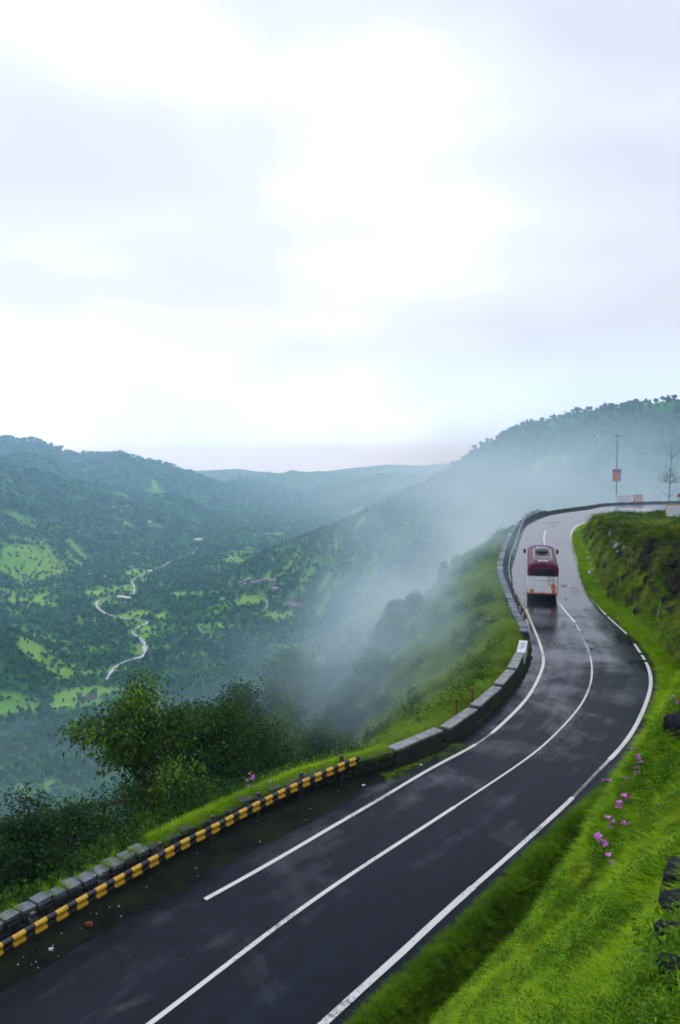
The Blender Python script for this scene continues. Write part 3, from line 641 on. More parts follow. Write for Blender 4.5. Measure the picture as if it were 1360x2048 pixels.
def make_tree(seed, h=8.0, cr=3.0, n_leaf=14000, leaf=0.17, mat=M_LEAF, bright=0.06, lowest=0.22):
    rs = np.random.default_rng(seed); wood = MB(); tips = []
    P = [np.zeros(3)]; d = np.array([rs.normal() * 0.1, rs.normal() * 0.1, 1.0])
    for i in range(10):
        d = d + rs.normal(size=3) * np.array([0.12, 0.12, 0]); d /= np.linalg.norm(d); P.append(P[-1] + d * h * 0.088)
    P = np.array(P); wood.tube(P, np.linspace(h * 0.022, h * 0.005, len(P)), 8)
    nb = 13
    for k in range(nb):
        f = lowest + (0.98 - lowest) * (k + rs.random() * 0.6) / nb; i = f * (len(P) - 1); i0 = int(i); base = P[i0] + (P[min(i0 + 1, len(P) - 1)] - P[i0]) * (i - i0)
        a = k * 2.4 + rs.normal() * 0.3; prof = math.sin(math.pi * min(1, 0.18 + f * 0.80)) ** 0.7
        ln = cr * prof * rs.uniform(0.75, 1.15); el = 0.15 + 0.75 * f
        Q = [base]; dd = np.array([math.cos(a) * math.cos(el), math.sin(a) * math.cos(el), math.sin(el)])
        for j in range(5):
            dd = dd + rs.normal(size=3) * 0.16; dd /= np.linalg.norm(dd); Q.append(Q[-1] + dd * ln / 5)
        Q = np.array(Q); wood.tube(Q, np.linspace(h * 0.008, h * 0.0022, len(Q)), 5)
        for j in range(1, 6):
            for _ in range(2 + (j > 2)):
                d2 = rs.normal(size=3); d2[2] += 0.35; d2 = d2 / np.linalg.norm(d2) * 0.8 + dd * 0.5; l2 = ln * rs.uniform(0.18, 0.38)
                e_ = Q[j] + d2 * l2; wood.tube([Q[j], Q[j] + d2 * l2 * 0.5 + rs.normal(size=3) * 0.04, e_], [h * 0.0028, h * 0.002, h * 0.001], 4, False)
                tips.append(e_); 
    tips = np.array(tips); m = len(tips)
    ct = rs.normal(0.34, 0.10, m); ct[rs.random(m) < bright] += 0.5
    ids = rs.integers(0, m, n_leaf); off = rs.normal(size=(n_leaf, 3)) * np.array([1, 1, 0.62]) * cr * 0.115
    Pn = tips[ids] + off; Dr = off / np.maximum(np.linalg.norm(off, axis=1), 1e-6)[:, None] + rs.normal(size=(n_leaf, 3)) * 0.6; Dr /= np.linalg.norm(Dr, axis=1)[:, None]
    hz = np.clip(Pn[:, 2] / h, 0, 1)
    tone = ct[ids] + rs.normal(0, 0.08, n_leaf)
    V, Fq, tone = leaves(Pn, Dr, leaf * rs.uniform(0.7, 1.3, n_leaf), leaf * 0.55, tone, 0.25, rs)
    lm = mesh('crown', V, Fq, mat, False, {'tone': ('FACE', 'FLOAT', tone)})
    return wood.mesh('trunk', M_BARK, True), lm
def make_clump_tree(seed, n=240, size=0.17, mat=M_FAR, squash=1.0, cone=0.0, nlobe=7):
    """distant tree, unit height: trunk stub, dark inner lobes and leaf clumps"""
    rs = np.random.default_rng(seed); C0 = []; R0 = []
    for i in range(nlobe):
        a = rs.uniform(0, 6.28); z = rs.uniform(0.38, 0.80); q = rs.uniform(0.0, 0.24) * (1 - cone * z)
        C0.append((math.cos(a) * q, math.sin(a) * q, z)); R0.append(rs.uniform(0.14, 0.24) * (1 - 0.5 * cone * z))
    C0 = np.array(C0); R0 = np.array(R0)
    ids = rs.integers(0, nlobe, n); d = rand_dirs(n, rs, 0.25)
    P = C0[ids] + d * R0[ids][:, None] * rs.uniform(0.75, 1.0, n)[:, None] * np.array([1, 1, squash])
    Dr = d + rs.normal(size=(n, 3)) * 0.7; Dr /= np.linalg.norm(Dr, axis=1)[:, None]
    tone = rs.normal(0.36, 0.15, n)
    V, Fq, tone = leaves(P - Dr * size * 0.4, Dr, size * rs.uniform(0.6, 1.2, n), size * 0.75, tone, 0.1, rs)
    Vs = [V]; Fs = [Fq]; T = [tone]; b0 = len(V)
    for c_, r_ in zip(C0, R0):             # inner lobes as squashed octahedra
        o = np.array([(1, 0, 0), (0, 1, 0), (-1, 0, 0), (0, -1, 0), (0, 0, 1), (0, 0, -1.)]) * r_ * 0.86 + c_
        Vs.append(o); Fs.append(np.array([(0, 1, 4, 4), (1, 2, 4, 4), (2, 3, 4, 4), (3, 0, 4, 4), (1, 0, 5, 5), (2, 1, 5, 5), (3, 2, 5, 5), (0, 3, 5, 5)]) + b0); T.append(np.full(8, 0.25)); b0 += 6
    tr = np.array([(0.02, 0.02, -.1), (-0.02, 0.02, -.1), (-0.02, -0.02, -.1), (0.02, -0.02, -.1), (0.012, 0.012, .5), (-0.012, 0.012, .5), (-0.012, -0.012, .5), (0.012, -0.012, .5)])
    Vs.append(tr); Fs.append(np.array([(0, 1, 5, 4), (1, 2, 6, 5), (2, 3, 7, 6), (3, 0, 4, 7)]) + b0); T.append(np.full(4, 0.15))
    Fa = np.vstack(Fs); Va = np.vstack(Vs)
    me = bpy.data.meshes.new('tree_crown'); me.from_pydata(Va.tolist(), [], [tuple(dict.fromkeys(f)) for f in Fa.tolist()]); me.update(); me.materials.append(mat)
    a = me.attributes.new('tone', 'FLOAT', 'FACE'); a.data.foreach_set('value', np.concatenate(T).astype(np.float32))
    return me
def make_tuft(seed, n=36, rad_=0.16, ln=0.24, wd=0.012, lean=0.7, mat=M_GRASS, dx=0.0, parts=3):
    rs = np.random.default_rng(seed); V = []; Fq = []; T = []
    for i in range(n):
        a = rs.uniform(0, 6.28); q = rad_ * math.sqrt(rs.random()); b0 = np.array([math.cos(a) * q, math.sin(a) * q, -0.03])
        a2 = a + rs.normal() * 0.8; out_ = np.array([math.cos(a2), math.sin(a2), 0]) * lean * rs.uniform(0.3, 1.2) + np.array([dx, 0, 0])
        l = ln * rs.uniform(0.55, 1.25); s = np.array([-math.sin(a2), math.cos(a2), 0]) * wd * rs.uniform(0.7, 1.3) / 2
        b = len(V); tn = rs.normal(0.42, 0.16)
        for j in range(parts + 1):
            f = j / parts; c_ = b0 + np.array([0, 0, 1]) * l * (f - 0.38 * lean * f * f) + out_ * l * f * f * 0.9
            wj = s * (1 - f * 0.92); V += [c_ - wj, c_ + wj]
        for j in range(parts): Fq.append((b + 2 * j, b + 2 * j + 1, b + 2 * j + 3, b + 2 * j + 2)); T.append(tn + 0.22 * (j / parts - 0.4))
    return mesh('grass_tuft', V, Fq, mat, False, {'tone': ('FACE', 'FLOAT', T)})
def make_bush(seed, n=260, rad_=0.5, hh=0.6, leaf=0.10, mat=M_LEAF_S, wd=0.5):
    rs = np.random.default_rng(seed); d = rand_dirs(n, rs, 0.3); d[:, 2] = np.abs(d[:, 2])
    lob = 1 + 0.3 * np.sin(np.arctan2(d[:, 1], d[:, 0]) * 3 + seed)
    P = d * np.array([rad_, rad_, hh]) * (rs.uniform(0.35, 1.0, n) ** 0.5 * lob)[:, None]
    Dr = d + rs.normal(size=(n, 3)) * 0.8; Dr /= np.linalg.norm(Dr, axis=1)[:, None]
    V, Fq, T = leaves(P, Dr, leaf * rs.uniform(0.6, 1.3, n), leaf * wd, rs.normal(0.38, 0.14, n), 0.3, rs)
    return mesh('bush_leaves', V, Fq, mat, False, {'tone': ('FACE', 'FLOAT', T)})

def source(name, meshes):
    c_ = bpy.data.collections.new(name)
    for i, m in enumerate(meshes):
        o = bpy.data.objects.new('%s_%03d' % (name, i), m); c_.objects.link(o)
    return c_
def scatter(name, P, rot, scl, idx, coll, mat, **tg):
    """instances of the meshes in coll on the points P, through geometry nodes"""
    P = np.asarray(P, np.float32); me = bpy.data.meshes.new(name); me.vertices.add(len(P)); me.vertices.foreach_set('co', P.ravel())
    a = me.attributes.new('rot', 'FLOAT_VECTOR', 'POINT'); a.data.foreach_set('vector', np.asarray(rot, np.float32).ravel())
    a = me.attributes.new('scl', 'FLOAT_VECTOR', 'POINT'); a.data.foreach_set('vector', np.asarray(scl, np.float32).ravel())
    a = me.attributes.new('idx', 'INT', 'POINT'); a.data.foreach_set('value', np.asarray(idx, np.int32))
    me.materials.append(mat); me.update(); o = link(name, me)
    g = bpy.data.node_groups.new(name, 'GeometryNodeTree'); g.is_modifier = True
    g.interface.new_socket('Geometry', in_out='INPUT', socket_type='NodeSocketGeometry'); g.interface.new_socket('Geometry', in_out='OUTPUT', socket_type='NodeSocketGeometry')
    n = g.nodes.new; gi = n('NodeGroupInput'); go = n('NodeGroupOutput'); ip = n('GeometryNodeInstanceOnPoints'); ci = n('GeometryNodeCollectionInfo')
    ci.inputs[0].default_value = coll; ci.inputs['Separate Children'].default_value = True; ci.inputs['Reset Children'].default_value = True
    def na_(nm, ty):
        x = n('GeometryNodeInputNamedAttribute'); x.data_type = ty; x.inputs[0].default_value = nm; return x.outputs[0]
    er = n('FunctionNodeEulerToRotation'); lk = g.links.new
    lk(na_('rot', 'FLOAT_VECTOR'), er.inputs[0]); lk(er.outputs[0], ip.inputs['Rotation']); lk(na_('scl', 'FLOAT_VECTOR'), ip.inputs['Scale'])
    lk(na_('idx', 'INT'), ip.inputs['Instance Index']); ip.inputs['Pick Instance'].default_value = True
    lk(gi.outputs[0], ip.inputs['Points']); lk(ci.outputs[0], ip.inputs['Instance']); lk(ip.outputs[0], go.inputs[0])
    md = o.modifiers.new('scatter', 'NODES'); md.node_group = g
    return tag(o, kind='stuff', **tg)

# ------------------------------------------------------------------ trees of the mountainside and valley
FAR_MESH = [make_clump_tree(100 + i, 300, 0.13, nlobe=8) for i in range(4)] + [make_clump_tree(110 + i, 280, 0.12, cone=0.6, nlobe=6) for i in range(2)]
VFAR_MESH = [make_clump_tree(120 + i, 90, 0.22, nlobe=6) for i in range(4)]
MID_MESH = [make_clump_tree(130 + i, 6500, 0.036, M_LEAF_S, nlobe=15) for i in range(4)]
def sample_zone(n, r0, r1, a0=-31, a1=32):
    r = np.sqrt(rng.uniform(r0 ** 2, r1 ** 2, n)); a = np.radians(rng.uniform(a0, a1, n)); return r * np.sin(a), r * np.cos(a)
TR = []
def area(r0, r1): return math.radians(63) / 2 * (r1 ** 2 - r0 ** 2)
for r0, r1, per, h0, h1 in ((34, 260, 17, 5.0, 8.5), (260, 900, 20, 3.5, 6.5), (900, 1900, 36, 5.0, 9.0), (1900, 3400, 210, 11.0, 17.0), (3400, 5200, 700, 16.0, 24.0)):
    n = int(area(r0, r1) / per); x, y = sample_zone(n, r0, r1); z, inf = terrain(x, y)
    h = rng.uniform(h0, h1, n); fmk = field_mask(x, y); rd = river_dist(x, y)
    ok = ~(inf['isR'] & (inf['r'] < 230)) & ~((~inf['isL']) & ~inf['isR'])
    h = np.where((inf['D'] < 26) & (y > 34), h * 0.55, h)
    grassy = (y > 32) & (inf['D'] < 8 + 3 * fbm(x / 9, y / 9, 2, 2)) & (y < 160)
    ok &= ~grassy & (inf['D'] > 5)
    ok &= (fmk < 0.4) | ((fmk < 0.8) & (rng.random(n) < 0.30)) | (rng.random(n) < 0.24)
    ok &= (rd > 6)
    # a gap on the viewer's side of the river keeps the water in sight
    rx, ry = x / inf['r'], y / inf['r']; rd2 = river_dist(x + rx * 11, y + ry * 11); ok &= (rd2 > 6) | (fbm(x / 30, y / 30, 2, 19) > -0.02)
    ok &= visible(x, y, z + h, 0.002)
    clump = fbm(x / 70, y / 70, 3, 71); ok &= (clump > -0.15) | (rng.random(n) < 0.45)
    # trees close below the wall must not rise in front of the road
    ok &= ~((inf['r'] < 60) & (z + h > -0.30 * y - 2.2) )
    ok &= ~((inf['D'] < 35) & (y > 34) & (z + h > H(y) - 1.2))
    TR.append(np.stack([x, y, z, h, inf['r']], 1)[ok])
TR = np.vstack(TR)
# explicit near trees: (u of centre, v of top, depth, crown radius, tone seed)
u_, v_, fy_ = proj(TR[:, 0], TR[:, 1], TR[:, 2] + TR[:, 3] * 0.6)
inview = (u_ > -20) & (u_ < 1380) & (v_ > 0) & (v_ < 2048)
size = np.where(inview, TR[:, 3] / fy_, 0)
order = np.argsort(-size); NI = 288
ind = order[:NI]; rest = order[NI:]
print('trees', len(TR), 'nearest', TR[ind, 4].min(), TR[ind, 4].max())
for k, i in enumerate(ind):
    x, y, z, h, r = TR[i]
    if r < 95:
        wm, lm = MID_MESH[k % 4], None
        o = link('tree', wm, loc=(x, y, z - 0.3), rz=random.uniform(0, 6.28), scale=(h * 0.95, h * 0.95, h))
    else:
        o = link('tree', MID_MESH[k % 4] if r < 170 else FAR_MESH[k % 6], loc=(x, y, z - 0.3), rz=random.uniform(0, 6.28), scale=(h * 1.05, h * 1.05, h))
    uu, vv = float(u_[i]), float(v_[i])
    where = 'beyond the left edge' if uu < 110 else 'just left of the tallest near tree' if uu < 240 else 'just right of the tallest near tree' if uu < 400 else 'above the wall grass fringe' if uu < 520 else 'around the lone misty tree in the middle' if uu < 680 else 'right of the lone misty tree' if uu < 800 else 'at the edge of the grassy slope' if uu < 900 else 'behind the bus and its parapet' if uu < 1060 else 'below the far bend'
    how = 'dark slope tree' if r < 75 else 'half-veiled slope tree' if r < 130 else 'pale slope tree in mist'
    hi = '' if vv > 1400 else ' higher up' if vv > 1200 else ' far up'
    tag(o, '%s %s%s' % (how, where, hi), 'tree', ('slope trees ' + how + ' ' + where + hi))
rs_ = np.random.default_rng(4)
x, y, z, h, r = TR[rest].T
isv = r > 1900
SRC_FAR = source('distant_tree', FAR_MESH + VFAR_MESH)
scatter('distant_forest', np.stack([x, y, z - 0.4], 1), np.stack([rs_.normal(0, .05, len(x)), rs_.normal(0, .05, len(x)), rs_.uniform(0, 6.28, len(x))], 1),
        np.stack([h * rs_.uniform(.9, 1.35, len(x)) * np.where(isv, 1.5, 1.0), h * rs_.uniform(.9, 1.35, len(x)) * np.where(isv, 1.5, 1.0), h], 1), np.where(isv, 6 + rs_.integers(0, 4, len(x)), rs_.integers(0, 6, len(x))),
        SRC_FAR, M_FAR, label='dense green forest covering the valley and hills')

# detailed near trees
NEAR = [make_tree(3, 8.0, 3.1, 13000, 0.18, bright=0.07), make_tree(8, 7.0, 2.8, 11000, 0.16, bright=0.03), make_tree(15, 9.0, 3.3, 13500, 0.17, bright=0.03)]
NEARH = [8.0, 7.0, 9.0]
def place_tree(u, v, Y, k, label, rz, wide=1.0, group=None):
    d = ray(u, v); t_ = Y / d[1]; X = d[0] * t_; top = d[2] * t_
    g_ = ground_z(X, Y); sc = (top - g_) / (NEARH[k] * 0.95)
    o = empty('tree', (X, Y, g_ - 0.15), rz); o.scale = (sc * wide, sc * wide, sc)
    link('trunk', NEAR[k][0], o); link('crown', NEAR[k][1], o)
    tag(o, label, 'tree', group or 'big trees just below the roadside wall')
place_tree(255, 1368, 28.0, 0, 'tallest dark green tree with lime tips, below the striped rail at left', 0.6, 0.98)
place_tree(45, 1592, 23.0, 1, 'low dark tree at the left edge of the photo behind the stone wall', 2.0, 1.25)
place_tree(140, 1610, 27.0, 2, 'bushy tree between the left edge tree and the tallest dark tree', 1.1, 0.9)
place_tree(345, 1440, 34.0, 1, 'slim dark tree squeezed between the tallest tree and the broad tree', 4.4, 0.8)
place_tree(430, 1410, 37.0, 2, 'broad dark green tree right of the tallest tree, below the striped rail', 3.7, 0.82)
place_tree(520, 1470, 43.0, 0, 'rounded tree fading into mist beyond the middle of the striped rail', 5.1, 0.95)
place_tree(622, 1298, 80.0, 1, 'large mist-veiled tree standing alone at the middle of the photo', 0.2, 1.1)
place_tree(700, 1345, 84.0, 2, 'mist-veiled tree right of the large lone tree', 2.2, 0.9)
place_tree(540, 1375, 72.0, 0, 'mist-veiled tree left of the large lone tree', 1.2, 0.8)
place_tree(600, 1485, 50.0, 2, 'low tree in mist where the grassy slope begins', 2.9, 1.0)
for q_, (u, v, Y, k, w_) in enumerate(((690, 1395, 56, 0, 1.0), (640, 1445, 47, 1, 1.0), (745, 1345, 64, 2, .9), (565, 1425, 52, 2, 1.0), (480, 1440, 45, 1, 1.1), (800, 1290, 74, 0, .9), (855, 1205, 92, 2, .9), (660, 1300, 95, 1, 1.0), (500, 1380, 66, 0, 1.0), (905, 1180, 98, 1, 0.8))):
    place_tree(u, v, Y, k, ['grey-green tree in mist right beside the grassy slope foot', 'small misty tree above the middle of the striped rail', 'hazy tree against the edge of the grassy slope', 'misty tree crown between the lone tree and the broad tree', 'leafy tree rising behind the grass fringe of the wall',
      'faint tree high on the misty slope edge', 'pale tree nearly lost in mist below the bus', 'second hazy crown just right of the large lone tree', 'hazy tree above the broad dark tree', 'faintest tree at the top of the misty slope'][q_], q_ * 1.3, w_)
place_tree(10, 1660, 25.5, 2, 'leafy treetop cut by the left edge above the stone wall', 0.9, 0.9)
place_tree(330, 1560, 27.5, 1, 'dark undergrowth tree at the right foot of the tallest tree', 5.3, 1.2)
place_tree(180, 1665, 24.5, 1, 'low leafy tree in front of the foot of the tallest tree', 3.2, 1.4)
place_tree(425, 1555, 31.0, 0, 'low dark tree just behind the grassy wall top', 2.5, 1.3)

# ------------------------------------------------------------------ grass, scrub
def normal_at(x, y):
    e_ = 0.35; z0 = terrain(x, y)[0]; zx = terrain(x + e_, y)[0]; zy = terrain(x, y + e_)[0]
    n = np.stack([-(zx - z0) / e_, -(zy - z0) / e_, np.ones_like(x)], 1); return z0, n / np.linalg.norm(n, axis=1)[:, None]
def in_frame(x, y, z, m=60):
    u, v, f = proj(x, y, z); return (u > -m) & (u < 1360 + m * 4) & (v < 2048 + m * 6) & (y > 1.0)
def tilt_rot(n, amount, rs, spin=None):
    """euler rotation leaning towards the surface normal; the tuft's own +X points down the slope"""
    az_ = np.arctan2(n[:, 1], n[:, 0]); lean_ = np.arccos(np.clip(n[:, 2], -1, 1)) * amount
    return np.stack([np.zeros(len(n)), lean_, az_], 1), az_
def euler_from(az_, lean_, spin):
    # Rz(az) * Ry(lean) * Rz(spin)  -> XYZ euler
    ca, sa, cl, sl_, cs, ss = np.cos(az_), np.sin(az_), np.cos(lean_), np.sin(lean_), np.cos(spin), np.sin(spin)
    m00 = ca * cl * cs - sa * ss; m10 = sa * cl * cs + ca * ss; m20 = -sl_ * cs; m21 = sl_ * ss; m22 = cl
    return np.stack([np.arctan2(m21, m22), np.arcsin(np.clip(-m20, -1, 1)), np.arctan2(m10, m00)], 1)
def grass_field(name, x, y, coll, nidx, scale, mat, lean=0.6, spin=0.7, cond=None, sink=0.0, **tg):
    z, n = normal_at(x, y); _, inf = terrain(x, y)
    ok = in_frame(x, y, z) & cond(x, y, z, inf)
    x, y, z, n = x[ok], y[ok], z[ok], n[ok]
    az_ = np.arctan2(n[:, 1], n[:, 0]); ln_ = np.arccos(np.clip(n[:, 2], -1, 1)) * lean
    rot = euler_from(az_, ln_, rng.normal(0, spin, len(x)))
    s = scale(x, y) * rng.uniform(0.7, 1.3, len(x))
    print(name, len(x))
    return scatter(name, np.stack([x, y, z - sink], 1), rot, np.stack([s, s, s * rng.uniform(0.8, 1.2, len(x))], 1), rng.integers(0, nidx, len(x)), coll, mat, **tg)
TUFT = source('grass_tuft', [make_tuft(i, 46, 0.15, 0.22, 0.010, 0.9, M_GRASS, 0.35) for i in range(5)])
WEED = source('weed', [make_bush(30 + i, 170, 0.17, 0.20, 0.045, M_WEED, 0.42) for i in range(4)])
TUFTS = source('slope_tuft', [make_tuft(40 + i, 60, 0.5, 0.75, 0.035, 0.9, M_GRASS2, 0.5) for i in range(4)])
TUFTC = source('cutting_tuft', [make_tuft(50 + i, 46, 0.32, 0.5, 0.026, 0.9, M_GRASSC, 0.7) for i in range(4)])
BUSH = source('scrub', [make_bush(60 + i, 420, 0.75, 0.8, 0.15, M_LEAF_S, 0.5) for i in range(4)])
# near bank
def bank_pts(n, x0, x1, y0, y1): return rng.uniform(x0, x1, n), rng.uniform(y0, y1, n)
def along_R(n, i0, i1, s0, s1, pw=1.0):
    i = rng.uniform(i0, i1, n); i_ = i.astype(int); s = s0 + (s1 - s0) * rng.random(n) ** pw; nn = normals_left(CV_RA)
    P = CV_RA[i_] + (CV_RA[np.minimum(i_ + 1, len(CV_RA) - 1)] - CV_RA[i_]) * (i - i_)[:, None] - nn[i_] * s[:, None]; return P[:, 0], P[:, 1]
iR = lambda p: int(np.argmin(((CV_RA - p) ** 2).sum(1)))
i_a = iR((-6, 6)); i_b = iR((15.3, 36)); i_c = iR((16.5, 42)); i_d = iR((36, 108))
x, y = along_R(46000, i_a, i_b, 0.0, 9.5)
grass_field('bank_grass', x, y, TUFT, 5, lambda x, y: 0.75 + 0.35 * sstep(12, 30, np.hypot(x, y)) + 0.3 * fbm(x / 1.5, y / 1.5, 2, 5), M_GRASS, cond=lambda x, y, z, i: i['isR'] & (i['s'] > 0.02) & (i['s'] > 1.5) & (np.hypot(x, y) > 2.5), label='soft bright green grass covering the near roadside bank')
M_GRASSV = leaf_mat('verge_grass_blades', (0.02, 0.06, 0.002), (0.10, 0.23, 0.003), (0.30, 0.44, 0.01), 0.3, 0.6, 0.6, (0.10, 0.09, 0.01))
TUFTV = source('verge_tuft', [make_tuft(70 + i, 40, 0.14, 0.16, 0.010, 0.9, M_GRASSV, 0.3) for i in range(4)])
x, y = along_R(7000, i_a, i_b, 0.0, 0.95)
grass_field('verge_moss', x, y, TUFTV, 4, lambda x, y: 0.75 + 0.3 * sstep(15, 30, np.hypot(x, y)), M_GRASSV, cond=lambda x, y, z, i: i['isR'] & (i['s'] > 0.02), label='short dark green grass between the road edge and the ditch')
x, y = along_R(9000, i_a, i_b, 1.6, 9.5)
grass_field('bank_weeds', x, y, WEED, 4, lambda x, y: 0.9 + 0 * x, M_WEED, lean=0.5, spin=3, cond=lambda x, y, z, i: i['isR'] & (np.hypot(x, y) > 3.5) & (fbm(x / 1.8, y / 1.8, 3, 55) > 0.0), label='small leafy weeds growing through the bank grass')
x, y = along_R(16000, i_b - 6, i_d, 0.0, 2.2)
grass_field('verge_grass', x, y, TUFT, 5, lambda x, y: 1.5 + 0 * x, M_GRASS, cond=lambda x, y, z, i: i['isR'] & (i['s'] > 0.05), label='green grass verge at the foot of the cutting')
x, y = along_R(12500, i_b, i_d, 1.4, 15)
grass_field('cutting_grass', x, y, TUFTC, 4, lambda x, y: 1.25 + 0.6 * fbm(x / 2, y / 2, 2, 6), M_GRASSC, lean=0.85, cond=lambda x, y, z, i: i['isR'] & ((fbm(x / 2.6, y / 2.6, 3, 33) < 0.04 + 0.12 * rng.random(len(x))) | (z > -5.2)), label='hanging grass on the rock cutting and its flat top')
x, y = along_R(1800, i_b, i_d, 2.5, 12)
grass_field('cutting_scrub', x, y, BUSH, 4, lambda x, y: 0.7 + 0 * x, M_LEAF_S, lean=0.6, spin=3, cond=lambda x, y, z, i: i['isR'] & (fbm(x / 4, y / 4, 2, 35) > 0.12), label='dark scrub clinging to the rock cutting')
# left slope below the wall
def along_W(n, i0, i1, s0, s1, pw=1.0):
    i = rng.uniform(i0, i1, n); i_ = i.astype(int); s = s0 + (s1 - s0) * rng.random(n) ** pw; nn = normals_left(CV_W)
    P = CV_W[i_] + (CV_W[np.minimum(i_ + 1, len(CV_W) - 1)] - CV_W[i_]) * (i - i_)[:, None] + nn[i_] * s[:, None]; return P[:, 0], P[:, 1]
iW = lambda p: int(np.argmin(((CV_W - p) ** 2).sum(1)))
w_a = iW((-14, 9)); w_b = iW((0.8, 28.5)); w_c = iW((20, 100))
x, y = along_W(26000, w_b - 8, w_c, 0.6, 26, 1.2)
grass_field('slope_grass', x, y, TUFTS, 4, lambda x, y: 0.9 + 0.4 * fbm(x / 4, y / 4, 2, 6), M_GRASS2, lean=0.7, cond=lambda x, y, z, i: i['isL'] & (fbm(x / 5, y / 2.2, 2, 37) > -0.38), label='long bright grass on the slope below the parapet')
x, y = along_W(4200, w_b - 6, w_c, 1.4, 30)
grass_field('slope_scrub', x, y, BUSH, 4, lambda x, y: 0.9 + 0 * x, M_LEAF_S, lean=0.5, spin=3, cond=lambda x, y, z, i: i['isL'] & (fbm(x / 5, y / 5, 3, 36) > 0.0), label='leafy scrub in patches on the grassy slope')
x, y = along_W(3000, w_a, w_b, 1.0, 14)
grass_field('under_wall_scrub', x, y, BUSH, 4, lambda x, y: 0.8 + 0 * x, M_LEAF_S, lean=0.4, spin=3, cond=lambda x, y, z, i: i['isL'], label='dark undergrowth behind the lower stone wall')
x, y = along_W(1500, iW((-4.9, 22.0)), iW((1.5, 29.3)), 0.12, 0.9)
grass_field('wall_top_grass', x, y, TUFT, 5, lambda x, y: 1.1 + 0 * x, M_GRASS, sink=-0.5, cond=lambda x, y, z, i: y > 0, label='grass fringe on top of the earth-covered wall')

# ------------------------------------------------------------------ stone walls
def stone_mesh(seed, a=1.0):
    import bmesh
    rs = random.Random(seed); bm = bmesh.new(); bmesh.ops.create_cube(bm, size=1.0)
    bmesh.ops.bevel(bm, geom=list(bm.edges), offset=0.09, segments=1, affect='EDGES')
    for v in bm.verts: v.co += v.co.normalized() * rs.uniform(-0.07, 0.05)
    me = bpy.data.meshes.new('stone'); bm.to_mesh(me); bm.free(); me.materials.append(M_STONE); return me
STONES = [stone_mesh(i) for i in range(6)]
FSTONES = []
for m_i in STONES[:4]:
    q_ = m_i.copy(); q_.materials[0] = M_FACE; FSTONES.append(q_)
TUFT_ME = make_tuft(90, 40, 0.12, 0.16, 0.012, 1.0, M_GRASS, 0.2)
def wall(A, height, width, label, cap=0.42, face=True, capm=None, name='stone_wall', tufts=True, group=None, rough=1.0):
    """masonry wall along polyline A (inner top edge), outward = left"""
    A = resample(A, cap); n = normals_left(A); t_ = tangents(A); z0 = H(A[:, 1])
    root = empty(name, (A[0, 0], A[0, 1], z0[0])); o0 = np.array([A[0, 0], A[0, 1], z0[0]])
    mb = MB(); V = []
    for i in range(len(A)):
        for off, zz in ((0.06, -0.6), (0.06, height - 0.10), (width - 0.05, height - 0.10), (width - 0.05, -1.6)):
            p = A[i] + n[i] * off; V.append((p[0] - o0[0], p[1] - o0[1], z0[i] + zz - o0[2]))
    m = len(A); fs = [(4 * i + k, 4 * i + 4 + k, 4 * i + 5 + k, 4 * i + 1 + k) for i in range(m - 1) for k in range(3)] + [(0, 1, 2, 3), (4 * m - 1, 4 * m - 2, 4 * m - 3, 4 * m - 4)]
    mb.add(V, fs).obj('mortar_core', M_CORE, root)
    for i in range(m - 1):
        c = (A[i] + A[i + 1]) / 2; ang = math.atan2(t_[i, 1], t_[i, 0]) + random.gauss(0, 0.05 * rough)
        sc = (cap * random.uniform(0.80, 0.97), width * random.uniform(0.88, 1.12), 0.12 * random.uniform(0.8, 1.2))
        p = c + n[i] * (width / 2); zc = (z0[i] + z0[i + 1]) / 2
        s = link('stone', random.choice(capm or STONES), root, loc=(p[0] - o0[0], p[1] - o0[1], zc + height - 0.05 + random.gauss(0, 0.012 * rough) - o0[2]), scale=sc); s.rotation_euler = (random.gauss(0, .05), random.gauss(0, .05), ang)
        if face:
            for row in range(3):
                hh = (height - 0.12) / 3; p = c + n[i] * 0.07 + t_[i] * (cap / 2 * (row % 2))
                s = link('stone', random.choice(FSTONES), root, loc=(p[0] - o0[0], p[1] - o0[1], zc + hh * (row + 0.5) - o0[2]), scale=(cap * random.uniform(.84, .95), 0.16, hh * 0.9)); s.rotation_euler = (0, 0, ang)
    return tag(root, label, 'wall', group)
def W_between(p, q): return seg(CV_W, on_road(*p, 0.6), on_road(*q, 0.6))
lowW = W_between((0, 1850), (300, 1697)); i0_ = int(np.argmin(((CV_W - lowW[0]) ** 2).sum(1)))
wall(CV_W[i0_ - 14:i0_ + len(lowW)], 0.60, 0.50, 'low dark stone wall with grass tufts between its cap stones, lower left corner', 0.44)
wall(W_between((306, 1692), (780, 1502)), 0.50, 0.55, 'rough earth-topped stone wall behind the long striped guard rail', 0.6, rough=2.0, capm=FSTONES)
wall(W_between((1054, 1262), (1004, 1120)), 0.55, 0.5, 'rough stone wall curving beside the bus above the grassy slope', 0.5, rough=1.6)
wall(W_between((1005, 1115), (1092, 1019)), 0.45, 0.45, 'hazy stone wall around the outside of the far bend', 0.9, face=False)
wall(seg(CV_W, on_road(1094, 1018.6, .6), (74, 140.5)), 0.22, 0.45, 'dark low wall along the far stretch of road', 1.5, face=False, capm=FSTONES)
